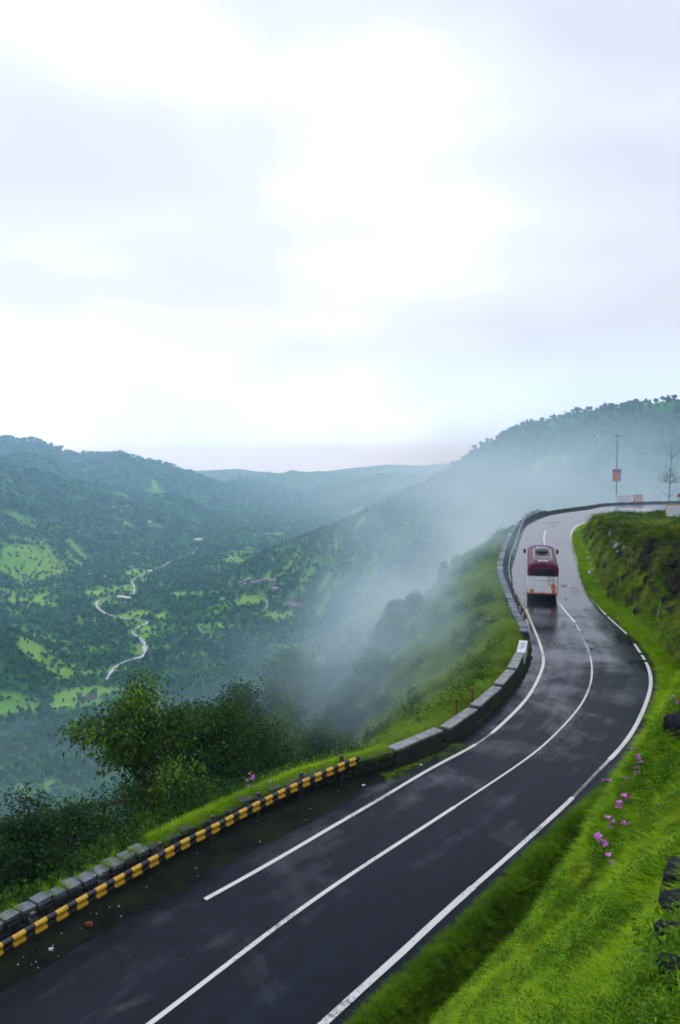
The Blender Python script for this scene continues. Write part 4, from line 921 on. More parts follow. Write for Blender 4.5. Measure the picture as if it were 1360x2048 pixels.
# grass between the cap stones
A = resample(CV_W[i0_ - 14:i0_ + len(lowW)], 0.44); nn = normals_left(A); pts = []
for i in range(len(A)):
    if random.random() < 0.75:
        for _ in range(random.randint(2, 5)):
            f = random.uniform(0.15, 1.0); p = A[i] + nn[i] * 0.5 * f; pts.append((p[0] + random.gauss(0, .03), p[1] + random.gauss(0, .03), H(p[1]) + 0.60))
pts = np.array(pts)
scatter('wall_tufts', pts, np.stack([rng.normal(0, .3, len(pts)), rng.normal(0, .3, len(pts)), rng.uniform(0, 6.28, len(pts))], 1), np.repeat(rng.uniform(0.7, 1.1, len(pts)), 3).reshape(-1, 3), rng.integers(0, 5, len(pts)), TUFT, M_GRASS, label='lime green grass growing between wall cap stones')

# concrete parapet blocks
def block(p, q, label, mat=M_CONC, height=0.60, width=0.5, name='parapet_block', gap=0.05):
    a = on_road(*p, height); b_ = on_road(*q, height); c = (a + b_) / 2; L = np.linalg.norm(b_ - a) - gap; ang = math.atan2(*(b_ - a)[::-1]); n = np.array([-math.sin(ang), math.cos(ang)])
    c = c + n * width / 2; z0 = (H(a[1]) + H(b_[1])) / 2; pitch = math.atan2(H(b_[1]) - H(a[1]), np.linalg.norm(b_ - a))
    root = empty(name, (c[0], c[1], z0), 0); root.rotation_euler = (0, -pitch, ang)
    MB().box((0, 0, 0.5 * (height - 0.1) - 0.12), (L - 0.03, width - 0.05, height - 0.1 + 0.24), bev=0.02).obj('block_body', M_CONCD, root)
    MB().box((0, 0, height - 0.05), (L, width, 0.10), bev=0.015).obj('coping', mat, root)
    return tag(root, label, 'parapet', 'concrete parapet blocks along the bend'), (c, ang, L, z0)
block((793, 1500), (888, 1460), 'longest concrete parapet block, just past the end of the long striped rail')
block((901, 1456), (957, 1418), 'second parapet block from the striped rail, before a rusty post')
block((960, 1412), (1005, 1374), 'third parapet block from the striped rail, with a red-topped post behind')
block((1007, 1368), (1032, 1340), 'fourth parapet block where the wall begins to bend away')
block((1034, 1336), (1048, 1307), 'mossy parapet block right below the whitewashed block')
wb, (c_, a_, L_w, z_) = block((1051, 1305), (1056, 1281), 'whitewashed parapet block with dark painted marks below the bus', M_WHITE)
tag(wb, group=None); del wb['group']
for ch in list(wb.children):
    if ch.name.startswith('block_body'): ch.data = ch.data.copy(); ch.data.materials[0] = M_WHITE
mk = MB()
for q_ in range(5):
    mk.box((-0.5 + q_ * 0.26, random.uniform(-.08, .08), 0.603), (0.07, random.uniform(.14, .26), 0.008), rz=random.uniform(-.5, .5))
mk.obj('painted_marks', M_BLACK, wb)

# ------------------------------------------------------------------ guard rails
WPROF = [(0.0, 0.155), (0.05, 0.135), (0.085, 0.10), (0.085, 0.065), (0.03, 0.02), (0.03, -0.02), (0.085, -0.065), (0.085, -0.10), (0.05, -0.135), (0.0, -0.155)]
def guard_rail(A, zc, mat, label, post_every=2.0, name='guard_rail', phase=0.0, group=None, first=0.3):
    A = resample(A, 0.25); n = -normals_left(A); z0 = H(A[:, 1]); o0 = np.array([A[0, 0], A[0, 1], z0[0]]); root = empty(name, tuple(o0))
    V = []; UV = []; K_ = len(WPROF) * 2
    for i in range(len(A)):
        for lay in (0, -0.008):
            for (d, h) in (WPROF if lay == 0 else WPROF[::-1]):
                p = A[i] + n[i] * (d + lay); V.append((p[0] - o0[0], p[1] - o0[1], z0[i] + zc + h - o0[2])); UV.append((i * 0.25 + phase, h))
    Fq = [(i * K_ + k, i * K_ + (k + 1) % K_, (i + 1) * K_ + (k + 1) % K_, (i + 1) * K_ + k) for i in range(len(A) - 1) for k in range(K_)]
    me = mesh('beam', V, Fq, mat, False, uv=UV); link('beam', me, root)
    pm = MB().box((0, 0, -0.45 + zc / 2 + 0.2), (0.10, 0.12, zc + 1.15)).box((0.0, 0, zc + 0.17), (0.16, 0.16, 0.03), bev=0.008).mesh('post', M_POST)
    sm_ = MB().box((0, 0, 0), (0.12, 0.16, 0.28), bev=0.01).mesh('spacer', M_POST)
    dist = first
    while dist < (len(A) - 1) * 0.25:
        i = min(int(dist / 0.25), len(A) - 1); ang = math.atan2(n[i, 1], n[i, 0]); p = A[i] - n[i] * 0.16; s_p = A[i] - n[i] * 0.06
        link('post', pm, root, loc=(p[0] - o0[0], p[1] - o0[1], z0[i] - o0[2]), rz=ang); link('spacer', sm_, root, loc=(s_p[0] - o0[0], s_p[1] - o0[1], z0[i] + zc - o0[2]), rz=ang)
        dist += post_every
    return tag(root, label, 'guard rail', group)
RPX = [(35, 1872), (79, 1846), (120, 1823), (160, 1800), (233, 1759), (301, 1721), (365, 1685), (424, 1655), (480, 1625), (533, 1598), (584, 1573), (636, 1550), (686, 1528), (718, 1515)]
RA = trace(RPX, 0.70, step=0.25, sm=2); dr = RA[0] - RA[8]; RA = np.vstack([[RA[0] + dr / np.linalg.norm(dr) * k for k in np.arange(6, 0.2, -0.25)], RA])
d_first = np.linalg.norm(RA - on_road(35, 1872, .7), axis=1).argmin() * 0.25
guard_rail(RA, 0.62, M_STRIPE, 'long yellow and black striped crash barrier in front of the stone wall', 2.0, phase=0.16 - (d_first % 0.585), first=0.65)
RB = trace([(1033, 1186), (1038, 1200), (1043, 1212), (1049, 1222), (1054, 1234)][::-1], 0.65, step=0.25, sm=1)
guard_rail(RB, 0.6, M_STRIPE, 'short yellow and black striped barrier at the kerb left of the bus', 2.0)
RC = trace([(1021, 1162), (1017, 1138), (1020, 1112), (1028, 1090), (1036, 1067), (1042, 1050), (1054, 1030), (1078, 1019)], 0.65, step=0.5, sm=2)
guard_rail(RC, 0.6, M_STEEL, 'plain grey crash barrier curving round the far misty bend', 4.0)

# ------------------------------------------------------------------ bus
def bus():
    rear = on_road(1085, 1201.5); hd = np.array([0.235, 0.972]); hd /= np.linalg.norm(hd); ang = math.atan2(hd[1], hd[0])
    L, Wd, Hh = 9.4, 2.34, 3.12; z0 = float(H(rear[1] + 4))
    root = empty('bus', (rear[0] + hd[0] * L / 2, rear[1] + hd[1] * L / 2, z0), ang); root.rotation_euler = (0, -math.atan2(float(H(rear[1] + L) - H(rear[1])), L), ang)
    x0, x1 = -L / 2, L / 2; w2 = Wd / 2
    # lower white body: lofted sections along x with rounded ends
    def loft(prof_fn, xs, mat, name, caps=True):
        V = []; m = None
        for x in xs:
            pr = prof_fn(x); m = len(pr); V += [(x, y, z) for y, z in pr]
        fs = [(i * m + k, i * m + (k + 1) % m, (i + 1) * m + (k + 1) % m, (i + 1) * m + k) for i in range(len(xs) - 1) for k in range(m)]
        if caps: fs += [tuple(range(m - 1, -1, -1)), tuple(range((len(xs) - 1) * m, len(xs) * m))]
        return MB().add(V, fs).obj(name, mat, root)
    def ins(x): # inset near the ends
        e_ = min(x - x0, x1 - x); return 0.10 * max(0, 1 - e_ / 0.25) ** 2
    xs = [x0, x0 + .06, x0 + .25, -2, 0, 2, x1 - .25, x1 - .06, x1]
    def low(x):
        a = w2 - ins(x); return [(-a, 0.62), (a, 0.62), (a + .01, 1.2), (a, 1.96), (-a, 1.96), (-a - .01, 1.2)]
    def upp(x):
        a = w2 - ins(x) - 0.005; c = ins(x) * 1.6
        return [(-a, 1.965), (a, 1.965), (a - .03, 2.62), (a - .09, 2.86 - c), (a - .3, 3.0 - c), (a * .45, 3.08 - c), (0, 3.11 - c), (-a * .45, 3.08 - c), (-(a - .3), 3.0 - c), (-(a - .09), 2.86 - c), (-(a - .03), 2.62)]
    loft(low, xs, M_BUSW, 'lower_body'); loft(upp, xs, M_MAROON, 'upper_body')
    MB().box((x0 - .012, 0, 2.30), (0.03, 1.86, 0.50), bev=0.01).obj('rear_window', M_GLASS, root)
    MB().box((x0 - .03, 0, 2.30), (0.02, 0.05, 0.52)).obj('window_pillar', M_MAROON, root)
    MB().box((x1 + .012, 0, 2.15), (0.03, 1.95, 0.85), bev=0.01).obj('windscreen', M_GLASS, root)
    for s in (1, -1):
        for k in range(6):
            MB().box((-3.9 + k * 1.38, s * (w2 + .002), 2.30), (1.22, 0.03, 0.52), bev=0.008).obj('side_window', M_GLASS, root)
    for s, h in ((1, 0.20), (-1, 0.24)):
        MB().box((x0 - .02, s * 0.82, 0.86), (0.06, 0.30, h), bev=0.02).obj('tail_light', M_ORANGE, root)
        MB().box((x0 - .03, s * 0.82, 0.72), (0.04, 0.22, 0.06), bev=0.008).obj('reflector', M_RED, root)
    # flame-like decal at the lower right of the rear panel
    F_ = [(-0.62, 1.0), (-0.98, 1.0), (-1.05, 1.12), (-0.98, 1.2), (-0.98, 1.32), (-0.88, 1.28), (-0.84, 1.5), (-0.76, 1.34), (-0.70, 1.42), (-0.66, 1.22), (-0.6, 1.15)]
    n = len(F_); MB().add([(x0 - .006, y, z) for y, z in F_] + [(x0 - .012, y, z) for y, z in F_], [tuple(range(n, 2 * n))] + [(i, (i + 1) % n, n + (i + 1) % n, n + i) for i in range(n)]).obj('flame_decal', M_DECAL, root)
    # faint lettering strokes on the white panel
    lt = MB()
    for k in range(9): lt.box((x0 - .006, 0.62 - k * 0.145, 1.62 + 0.015 * math.sin(k * 2)), (0.008, 0.085, 0.03 + 0.05 * (k % 3 == 0)))
    lt.obj('faint_lettering', M_STEEL, root)
    MB().box((x0 - .03, 0, 0.60), (0.16, 2.3, 0.12), bev=0.03).obj('rear_bumper', M_REDP, root)
    MB().box((x1 + .05, 0, 0.60), (0.16, 2.3, 0.22), bev=0.03).obj('front_bumper', M_BUSW, root)
    MB().box((x0 - .04, 0.05, 0.74), (0.02, 0.5, 0.11)).obj('number_plate', M_LITTER, root)
    MB().box((0, 0, 0.50), (L - 0.7, 1.7, 0.30)).obj('chassis', M_BLACK, root)
    for x, tw in ((x0 + 2.3, 0.5), (x1 - 1.9, 0.26)):
        for s in (1, -1):
            wt = MB(); ys = s * (w2 - 0.06 - tw / 2)
            P = [(x, ys - tw / 2, 0.46), (x, ys - tw / 2 + .03, 0.46), (x, ys + tw / 2 - .03, 0.46), (x, ys + tw / 2, 0.46)]
            wt.tube(P, [0.42, 0.46, 0.46, 0.42], 24); wo = wt.obj('wheel', M_BLACK, root)
            MB().tube([(x, ys + s * (tw / 2 - .02), 0.46), (x, ys + s * (tw / 2 + .01), 0.46)], [0.24, 0.2], 16).obj('rim', M_STEEL, wo)
    for s in (1, -1):
        mo = MB().tube([(x1 - .1, s * w2, 2.7), (x1 + .15, s * (w2 + .22), 2.65)], 0.02, 6).obj('mirror_arm', M_BLACK, root)
        MB().box((x1 + .15, s * (w2 + .24), 2.45), (0.08, 0.22, 0.38), bev=0.02).obj('mirror', M_BLACK, mo)
    # roof rack, luggage under tarpaulin, hatch, rear ladder
    rk = MB(); rx0, rx1, ry = x0 + 0.9, x0 + 5.4, 0.68
    for s in (1, -1):
        rk.tube([(rx0, s * ry, 3.30), (rx1, s * ry, 3.30)], 0.028, 6)
        for k in range(7): xx = rx0 + (rx1 - rx0) * k / 6; rk.tube([(xx, s * ry, 3.02), (xx, s * ry, 3.30)], 0.022, 6)
    for k in range(7): xx = rx0 + (rx1 - rx0) * k / 6; rk.tube([(xx, -ry, 3.16), (xx, ry, 3.16)], 0.035, 6)
    rk.tube([(rx0, -ry, 3.30), (rx0, ry, 3.30)], 0.035, 6); rk.tube([(rx1, -ry, 3.30), (rx1, ry, 3.30)], 0.035, 6)
    rk.obj('roof_rack', M_RACK, root)
    import bmesh
    bm = bmesh.new(); bmesh.ops.create_icosphere(bm, subdivisions=3, radius=1.0); rs = random.Random(2)
    for v in bm.verts:
        q_ = v.co; v.co = (np.sign(q_.x) * abs(q_.x) ** .5 * 0.85, np.sign(q_.y) * abs(q_.y) ** .5 * 0.5 + 0.06, np.sign(q_.z) * abs(q_.z) ** .6 * 0.17 * (1 + .15 * math.sin(q_.x * 7 + q_.y * 4)))
    me = bpy.data.meshes.new('tarpaulin_bundle'); bm.to_mesh(me); bm.free(); me.materials.append(M_TARP)
    o = link('tarpaulin_bundle', me, None, loc=(0, 0, 0)); 
    ca, sa = math.cos(ang), math.sin(ang); lx = x0 + 3.2
    o.location = (root.location.x + lx * ca, root.location.y + lx * sa, z0 + 3.40); o.rotation_euler = root.rotation_euler
    tag(o, 'dark tarpaulin-covered luggage bundle on the roof rack of the bus', 'luggage')
    MB().box((x0 + 6.6, 0, 3.14), (1.2, 0.95, 0.10), bev=0.03).obj('roof_hatch', M_RACK, root)
    MB().box((x0 + 0.55, 0.0, 3.09), (0.4, 0.8, 0.05), bev=0.02).obj('roof_box', M_RACK, root)
    ld = MB()
    for yy in (-0.45, -0.80): ld.tube([(x0 - .05, yy, 1.2), (x0 - .05, yy, 2.75), (x0 + .35, yy, 3.1)], 0.014, 5)
    for k in range(5): ld.tube([(x0 - .05, -0.45, 1.35 + k * .33), (x0 - .05, -0.80, 1.35 + k * .33)], 0.012, 5)
    ld.obj('rear_ladder', M_MAROON, root)
    tag(root, 'maroon and white bus seen from behind, driving away on the wet road', 'bus')
bus()

# ------------------------------------------------------------------ signs, posts, poles
def board(name, u0, u1, v0, v1, Y, label, faces, cat='sign', legs=2, frame=None, ground=None):
    d0 = ray(u0, v1); d1 = ray(u1, v0); X0 = d0[0] / d0[1] * Y; X1 = d1[0] / d1[1] * Y; Z0 = d0[2] / d0[1] * Y; Z1 = d1[2] / d1[1] * Y
    gz = ground if ground is not None else ground_z((X0 + X1) / 2, Y); root = empty(name, ((X0 + X1) / 2, Y, gz)); W2 = (X1 - X0) / 2
    MB().box((0, 0, (Z0 + Z1) / 2 - gz), (2 * W2, 0.06, Z1 - Z0)).obj('panel', faces, root)
    for k in range(legs):
        xx = (-0.8 + 1.6 * k) * W2 if legs == 2 else 0
        MB().box((xx, 0.08, (Z0 - gz) / 2 + (Z1 - Z0) / 4 - .2), (0.09, 0.09, (Z0 - gz) + (Z1 - Z0) / 2 + .4)).obj('leg', M_POST, root)
    if frame:
        f = MB(); h = Z1 - Z0; zc = (Z0 + Z1) / 2 - gz; b_ = 0.09
        f.box((0, -0.04, zc + h / 2 - b_ / 2), (2 * W2 + .04, 0.05, b_)); f.box((0, -0.04, zc - h / 2 + b_ / 2), (2 * W2 + .04, 0.05, b_)); f.box((-W2 + b_ / 2, -0.042, zc), (b_, 0.05, h - 2 * b_)); f.box((W2 - b_ / 2, -0.042, zc), (b_, 0.05, h - 2 * b_)); f.obj('frame', frame, root)
    tag(root, label, cat); return root, W2, Z0 - gz, Z1 - gz
M_SIGNW = simple('white_sign_face', (0.60, 0.62, 0.63), (0.72, 0.74, 0.75), 3, 0.5)
M_SIGNP = simple('faded_pink_sign_face', (0.50, 0.22, 0.22), (0.62, 0.34, 0.33), 3, 0.5)
M_SIGNT, *_ = new_mat('faded_lettering', (0.28, 0.30, 0.34), 0.6)
M_FRAME, *_ = new_mat('orange_sign_frame', (0.55, 0.25, 0.06), 0.5)
def text_rows(root, W2, z0, z1, rows, mat, seed):
    rs = random.Random(seed); m = MB(); h = (z1 - z0) / (rows + 1)
    for r_ in range(rows):
        x = -W2 * 0.85; zc = z1 - h * (r_ + 1)
        while x < W2 * 0.8:
            w_ = rs.uniform(0.06, 0.16)
            m.box((x + w_ / 2, -0.035, zc + rs.uniform(-.01, .01)), (w_, 0.008, h * rs.uniform(0.25, 0.5))); x += w_ + rs.uniform(0.03, 0.09)
            if rs.random() < 0.15: x += 0.12
    m.obj('lettering', mat, root)
r_, W2, z0, z1 = board('hoarding', 1231, 1264, 989, 1005, 139.0, 'white roadside board with faded lettering beside the far road', M_SIGNW); text_rows(r_, W2, z0, z1, 3, M_SIGNT, 1)
r_, W2, z0, z1 = board('hoarding', 1265.5, 1286, 989, 1004, 139.0, 'faded pink roadside board standing right of the white board', M_SIGNP); text_rows(r_, W2, z0, z1, 2, M_SIGNW, 2)
r_, W2, z0, z1 = board('road_sign', 1331, 1362, 1009, 1036, 78.0, 'white sign with orange frame on top of the cutting at the right edge', M_SIGNW, frame=M_FRAME); text_rows(r_, W2 * .8, z0 + .2, z1 - .1, 3, M_SIGNT, 3)
# raised board on a tall pole
Y = 142.0; X = (1233 - 680) / F * Y; gz = ground_z(X, Y) if ground_z(X, Y) > -12 else float(H(Y))
gz = ground_z(X, Y)
pole = empty('sign_pole', (X, Y, gz)); top = (930 - 866) / F * Y
MB().tube([(0, 0.15, -0.3), (0.05, 0.15, (top - gz) * .5), (0, 0.15, top - gz)], [0.11, 0.09, 0.06], 8).obj('pole', M_WOOD, pole)
zb = (930 - 963) / F * Y - gz; zt = (930 - 938) / F * Y - gz
M_SB1, *_ = new_mat('purple_header', (0.20, 0.12, 0.28), 0.5); M_SB2, *_ = new_mat('orange_poster', (0.65, 0.16, 0.05), 0.5); M_SB3, *_ = new_mat('blue_poster_edge', (0.18, 0.32, 0.6), 0.5)
MB().box((0, 0, (zb + zt) / 2), (1.55, 0.06, zt - zb)).obj('panel', M_SB3, pole)
MB().box((0, -0.04, zt - 0.33), (1.58, 0.04, 0.62)).obj('header', M_SB1, pole)
MB().box((-0.12, -0.04, (zb + zt - .65) / 2 + .06), (1.15, 0.04, zt - zb - .85)).obj('poster', M_SB2, pole)
MB().box((0.1, -0.07, (zb + zt - .65) / 2), (0.45, 0.03, (zt - zb) * .35)).obj('poster_figure', M_FRAME, pole)
MB().box((0, 0.1, top - gz - .5), (1.5, 0.08, 0.1)).obj('cross_arm', M_WOOD, pole)
tag(pole, 'tall pole carrying a small orange and purple board above the far road', 'pole')
# red disc sign at right edge
d = ray(1358, 990); Y = 100.0; X = d[0] / d[1] * Y; Z = d[2] / d[1] * Y; gz = ground_z(X, Y); rsn = empty('warning_sign', (X, Y, gz))
MB().tube([(0, 0.06, -.2), (0, 0.06, Z - gz)], 0.035, 6).obj('post', M_POST, rsn)
MB().add([(-.32, 0, Z - gz - .25), (.32, 0, Z - gz - .25), (0, 0, Z - gz + .32), (-.32, .03, Z - gz - .25), (.32, .03, Z - gz - .25), (0, .03, Z - gz + .32)], [(0, 1, 2), (5, 4, 3), (0, 3, 4, 1), (1, 4, 5, 2), (2, 5, 3, 0)]).obj('panel', M_RED, rsn)
tag(rsn, 'small red triangular sign on a post at the right edge above the far road', 'sign')
# posts behind the parapet
for (u, v, lab, red) in ((965, 1380, 'thin post with red reflector behind the third parapet block', True), (924, 1404, 'rusty iron post behind the second parapet block', False), (1010, 1090, 'faint red marker post on the outside of the misty bend', True)):
    A_ = on_road(u, v, 1.0); n_ = normals_left(CV_W)[iW(A_)]; p = CV_W[iW(A_)] + n_ * 0.75
    gz = ground_z(p[0], p[1]); po = empty('marker_post', (p[0], p[1], gz)); hh = float(H(p[1])) + 0.95 - gz
    MB().box((0, 0, hh / 2 - .1), (0.07, 0.07, hh + .2)).obj('shaft', M_RUST, po)
    MB().box((0, 0, hh + .07), (0.11, 0.10, 0.14), bev=0.02).obj('reflector', M_RED if red else M_RUST, po)
    tag(po, lab, 'marker post')
# dark plank-like plate on the slope
p = hit(990, 1259); dk = empty('dark_plate', tuple(p)); dk.rotation_euler = (0.2, 0.03, 0.1)
MB().box((0, 0, 0.62), (0.95, 0.14, 0.26), bev=0.04).obj('plate', M_BLACK, dk)
for s in (1, -1): MB().box((s * 0.38, 0.02, 0.15), (0.06, 0.06, 0.8)).obj('leg', M_POST, dk)
tag(dk, 'small dark plate on short legs in the grass below the wall', 'plate')

# ------------------------------------------------------------------ rocks
def rock_mesh(seed, mat, sub=3, cut=0.35):
    import bmesh
    from mathutils import noise as mn, Vector
    bm = bmesh.new(); bmesh.ops.create_icosphere(bm, subdivisions=sub, radius=1.0); o_ = Vector((seed * 3.1, seed * 1.7, 0))
    for v in bm.verts:
        q_ = v.co.copy(); k_ = 1 + 0.35 * mn.noise(q_ * 1.1 + o_) + 0.12 * mn.noise(q_ * 3.2 + o_)
        m_ = max(abs(q_.x), abs(q_.y), abs(q_.z)); v.co = (q_ / (m_ ** 0.7)) * k_ * 0.8
    me = bpy.data.meshes.new('rock'); bm.to_mesh(me); bm.free(); me.materials.append(mat); return me
RK = [rock_mesh(i, M_ROCK) for i in range(4)]; RP = [rock_mesh(i + 9, M_PALE, 2) for i in range(3)]
for (u, v, sc, lab, k) in ((1352, 1795, (0.19, 0.18, 0.24), 'black boulder highest of the stack at the right edge, fern in front', 0), (1362, 1845, (0.17, 0.2, 0.16), 'smaller black rock wedged between two boulders at the right edge', 1),
        (1350, 1915, (0.17, 0.18, 0.15), 'black boulder with pale grass blades across it, lower right', 2), (1358, 1985, (0.16, 0.16, 0.12), 'lowest black boulder in the bottom right corner', 3), (1356, 1462, (0.26, 0.26, 0.24), 'dark rock at the right edge above the pink flowers', 1)):
    p = hit(u, v); o = link('boulder', RK[k], loc=p + np.array([0.03, -0.03, 0.09]), rz=u * 0.7, scale=sc); o.rotation_euler.x = 0.2
    tag(o, lab, 'rock')
for k, (u, v, s) in enumerate(((1222, 1072, .5), (1230, 1082, .6), (1238, 1092, .65), (1246, 1088, .5), (1250, 1100, .6), (1258, 1108, .55), (1228, 1098, .5), (1240, 1105, .5))):
    p = hit(u, v); tag(link('pale_rock', RP[k % 3], loc=p, rot=(k, k * .7, k * 1.3), scale=(s * .55, s * .5, s * .8)), 'pale wet rock patch showing through the upper face of the cutting', 'rock', 'pale rocks in the cutting')
for k, (u, v) in enumerate(((1163, 1068), (1167, 1080), (1170, 1094), (1174, 1108), (1178, 1120), (1182, 1132), (1185, 1143), (1180, 1150))):
    p = hit(u, v); tag(link('glint_stone', RP[k % 3], loc=p + np.array([0, 0, .1]), rot=(k, k, k), scale=(.22, .3, .2)), 'pale stone imitating a water glint in the drain at the foot of the cutting', 'rock', 'glint stones in the drain below the cutting')  # pale stones added to imitate glints of water in the drain
M_CUT = simple('brown_black_cutting_rock', (0.010, 0.009, 0.007), (0.035, 0.030, 0.018), 2.2, 0.85, 0.12, 0.8, 7, bd=0.06)
CUTS = source('cutting_rock', [rock_mesh(20 + i, M_CUT, 3) for i in range(4)])
x, y = along_R(1500, i_b + 4, i_d, 1.3, 6.0)
z_, n_ = normal_at(x, y); inf_ = terrain(x, y)[1]; ok = inf_['isR'] & (n_[:, 2] < 0.72) & (fbm(x / 2.6, y / 2.6, 3, 33) > -0.12) & in_frame(x, y, z_)
x, y, z_, n_ = x[ok], y[ok], z_[ok], n_[ok]; sc_ = rng.uniform(0.25, 0.75, len(x)); print('cut rocks', len(x))
scatter('cutting_rocks', np.stack([x, y, z_], 1) - n_ * 0.18, np.stack([rng.uniform(-.5, .5, len(x)), rng.uniform(-.5, .5, len(x)), rng.uniform(0, 6.28, len(x))], 1), np.stack([sc_, sc_ * .7, sc_ * 1.1], 1), rng.integers(0, 4, len(x)), CUTS, M_CUT, label='dark broken rock showing through the grass of the cutting')
# pale root-like streaks (fallen trunk, channel) on the cutting
for (a, b_, lab) in (((1330, 1190), (1313, 1255), 'bare leaning tree trunk against the cutting at the right edge'), ((1285, 1125), (1268, 1180), 'thin bare trunk hanging down the face of the cutting')):
    A_ = hit(*a); B_ = hit(*b_); m_ = (A_ + B_) / 2; o = MB().tube([(A_ - B_) * 1.0 + (-.1, -.3, 0), (m_ - B_) + (-.3, -.4, 0), (0, -.15, 0)], [0.06, 0.09, 0.11], 7).obj('dead_tree', M_WOOD, None, True, loc=tuple(B_)); tag(o, lab, 'tree')

# bare tree standing behind the far road
Y = 150.0; X = (1338 - 680) / F * Y; gz = ground_z(X, Y); rsd = random.Random(4); bt = empty('bare_tree', (X, Y, gz)); hh = (930 - 885) / F * Y - gz; tb = MB(); P = [np.array([0, 0, -.3])]
for i in range(8): P.append(P[-1] + np.array([rsd.gauss(0, .12), 0, hh / 8]))
tb.tube(P, np.linspace(.16, .04, 9), 6)
for i in range(3, 8):
    for s in (1, -1): tb.tube([P[i], P[i] + np.array([s * .9, rsd.gauss(0, .4), .7]), P[i] + np.array([s * 1.5, rsd.gauss(0, .6), 1.7])], [.06, .04, .015], 5)
tb.obj('trunk', M_BARK, bt, True); lm = make_bush(99, 700, 1.8, 2.6, .22, M_LEAF_S); link('crown', lm, bt, loc=(0, 0, hh * .62)); tag(bt, 'thin sparse tree rising behind the far road at the right', 'tree')

# ------------------------------------------------------------------ flowers
def petals(seed):
    rs = random.Random(seed); m = MB()
    for k in range(7):
        a = k * 0.9 + rs.random() * .3; el = rs.uniform(-.2, 1.0); d_ = np.array([math.cos(a) * math.cos(el), math.sin(a) * math.cos(el), math.sin(el)]); s = np.cross(d_, [0, 0, 1.]); s /= np.linalg.norm(s)
        m.add([np.zeros(3), d_ * .5 + s * .38, d_ + [0, 0, .1], d_ * .5 - s * .38], [(0, 1, 2, 3)])
    return m.mesh('blossom', M_PINK)
PET = [petals(i) for i in range(3)]
M_STEM, *_ = new_mat('green_stem', (0.06, 0.12, 0.02), 0.6)
FL = [([(1268, 1500), (1275, 1514), (1280, 1524), (1273, 1538), (1275, 1547)], 'topmost pink flower stalk, overlapping the edge of the road bend'), ([(1210, 1562), (1219, 1563)], 'pink flower head nearest the white line'),
      ([(1243, 1575), (1258, 1571), (1255, 1557)], 'pink flowers above the dark ditch'), ([(1249, 1592), (1256, 1600), (1257, 1594), (1239, 1606), (1237, 1613)], 'cluster of pink flowers at the middle of the group'),
      ([(1215, 1636), (1226, 1645), (1221, 1655)], 'pink flowers left of a lone bloom'), ([(1263, 1647), (1248, 1648)], 'lone round pink bloom right of the group'), ([(1191, 1676), (1197, 1672), (1202, 1682), (1210, 1688)], 'pale pink drooping flowers lowest on the left'),
      ([(1217, 1711), (1224, 1726)], 'lowest pair of pink blooms in the grass'), ([(1321, 1612), (1325, 1617)], 'faded pink flower by itself at the right'), ([(1346, 1397), (1355, 1407)], 'small pink flowers far right beside the bend')]
for pts_, lab in FL:
    hp = hit(*pts_[-1]); rt = empty('flower_plant', tuple(hp)); sm_ = MB()
    for k, (u, v) in enumerate(pts_):
        d = ray(u, v); t_ = hp[1] / d[1] * (1 - 0.40 / max(np.linalg.norm(hp), 1)); p = d * t_
        q_ = p - hp; sm_.tube([(0, 0, -0.05), q_ * .55 + (0.02, 0, 0.02), q_], [0.006, 0.005, 0.003], 5)
        link('blossom', PET[k % 3], rt, loc=tuple(q_), rot=(random.uniform(-.5, .5), random.uniform(-.5, .5), k), scale=random.uniform(0.055, 0.07) * (np.linalg.norm(hp) / 14))
    sm_.obj('stem', M_STEM, rt); tag(rt, lab, 'flower', 'pink flowers on the near bank')
p = CV_W[iW(on_road(545, 1575, .6))]; nn_ = normals_left(CV_W)[iW(p)]; p = p + nn_ * 1.0; gz = ground_z(*p); rt = empty('flowering_shrub', (p[0], p[1], gz))
link('leaves', make_bush(77, 240, .4, .7, .1), rt)
for k in range(7): link('blossom', PET[k % 3], rt, loc=(random.gauss(0, .25), random.gauss(0, .2), random.uniform(.75, 1.1)), rot=(0, 0, k), scale=0.07)
tag(rt, 'hazy pink flowering shrub behind the striped guard rail', 'shrub')

# ------------------------------------------------------------------ ferns near the boulders
def fern(seed):
    rs = random.Random(seed); m = MB()
    for k in range(9):
        a = rs.uniform(0, 6.28); l = rs.uniform(.22, .42); dx_, dy_ = math.cos(a), math.sin(a); w_ = 0.012
        pr = [np.array([dx_ * l * f, dy_ * l * f, l * (.75 * f - .7 * f * f)]) for f in (0, .35, .7, 1)]; s = np.array([-dy_, dx_, 0]) * w_
        m.add([pr[0] - s, pr[0] + s, pr[1] - s * 1.3, pr[1] + s * 1.3, pr[2] - s, pr[2] + s, pr[3]], [(0, 1, 3, 2), (2, 3, 5, 4), (4, 5, 6)])
    return m.mesh('blades', M_WEED)
M_BLUEG = leaf_mat('blue_green_blades', (0.05, 0.12, 0.05), (0.10, 0.22, 0.12), (0.2, 0.34, 0.2), 0.3, 1.0)
for k, (u, v, lab) in enumerate(((1335, 1800, 'arching grass plant left of the upper black boulder'), (1345, 1940, 'blue-green blades crossing the lower black boulders'), (1322, 1955, 'pale leafy rosette in the grass left of the lower boulders'), (1350, 1725, 'broad-leaved weed above the topmost boulder'))):
    p = hit(u, v); o = link('grass_plant', fern(k), loc=tuple(p), rz=k, scale=0.55 + .1 * (k == 1)); o.data.materials[0] = M_BLUEG if k in (1, 2) else M_WEED; tag(o, lab, 'plant')

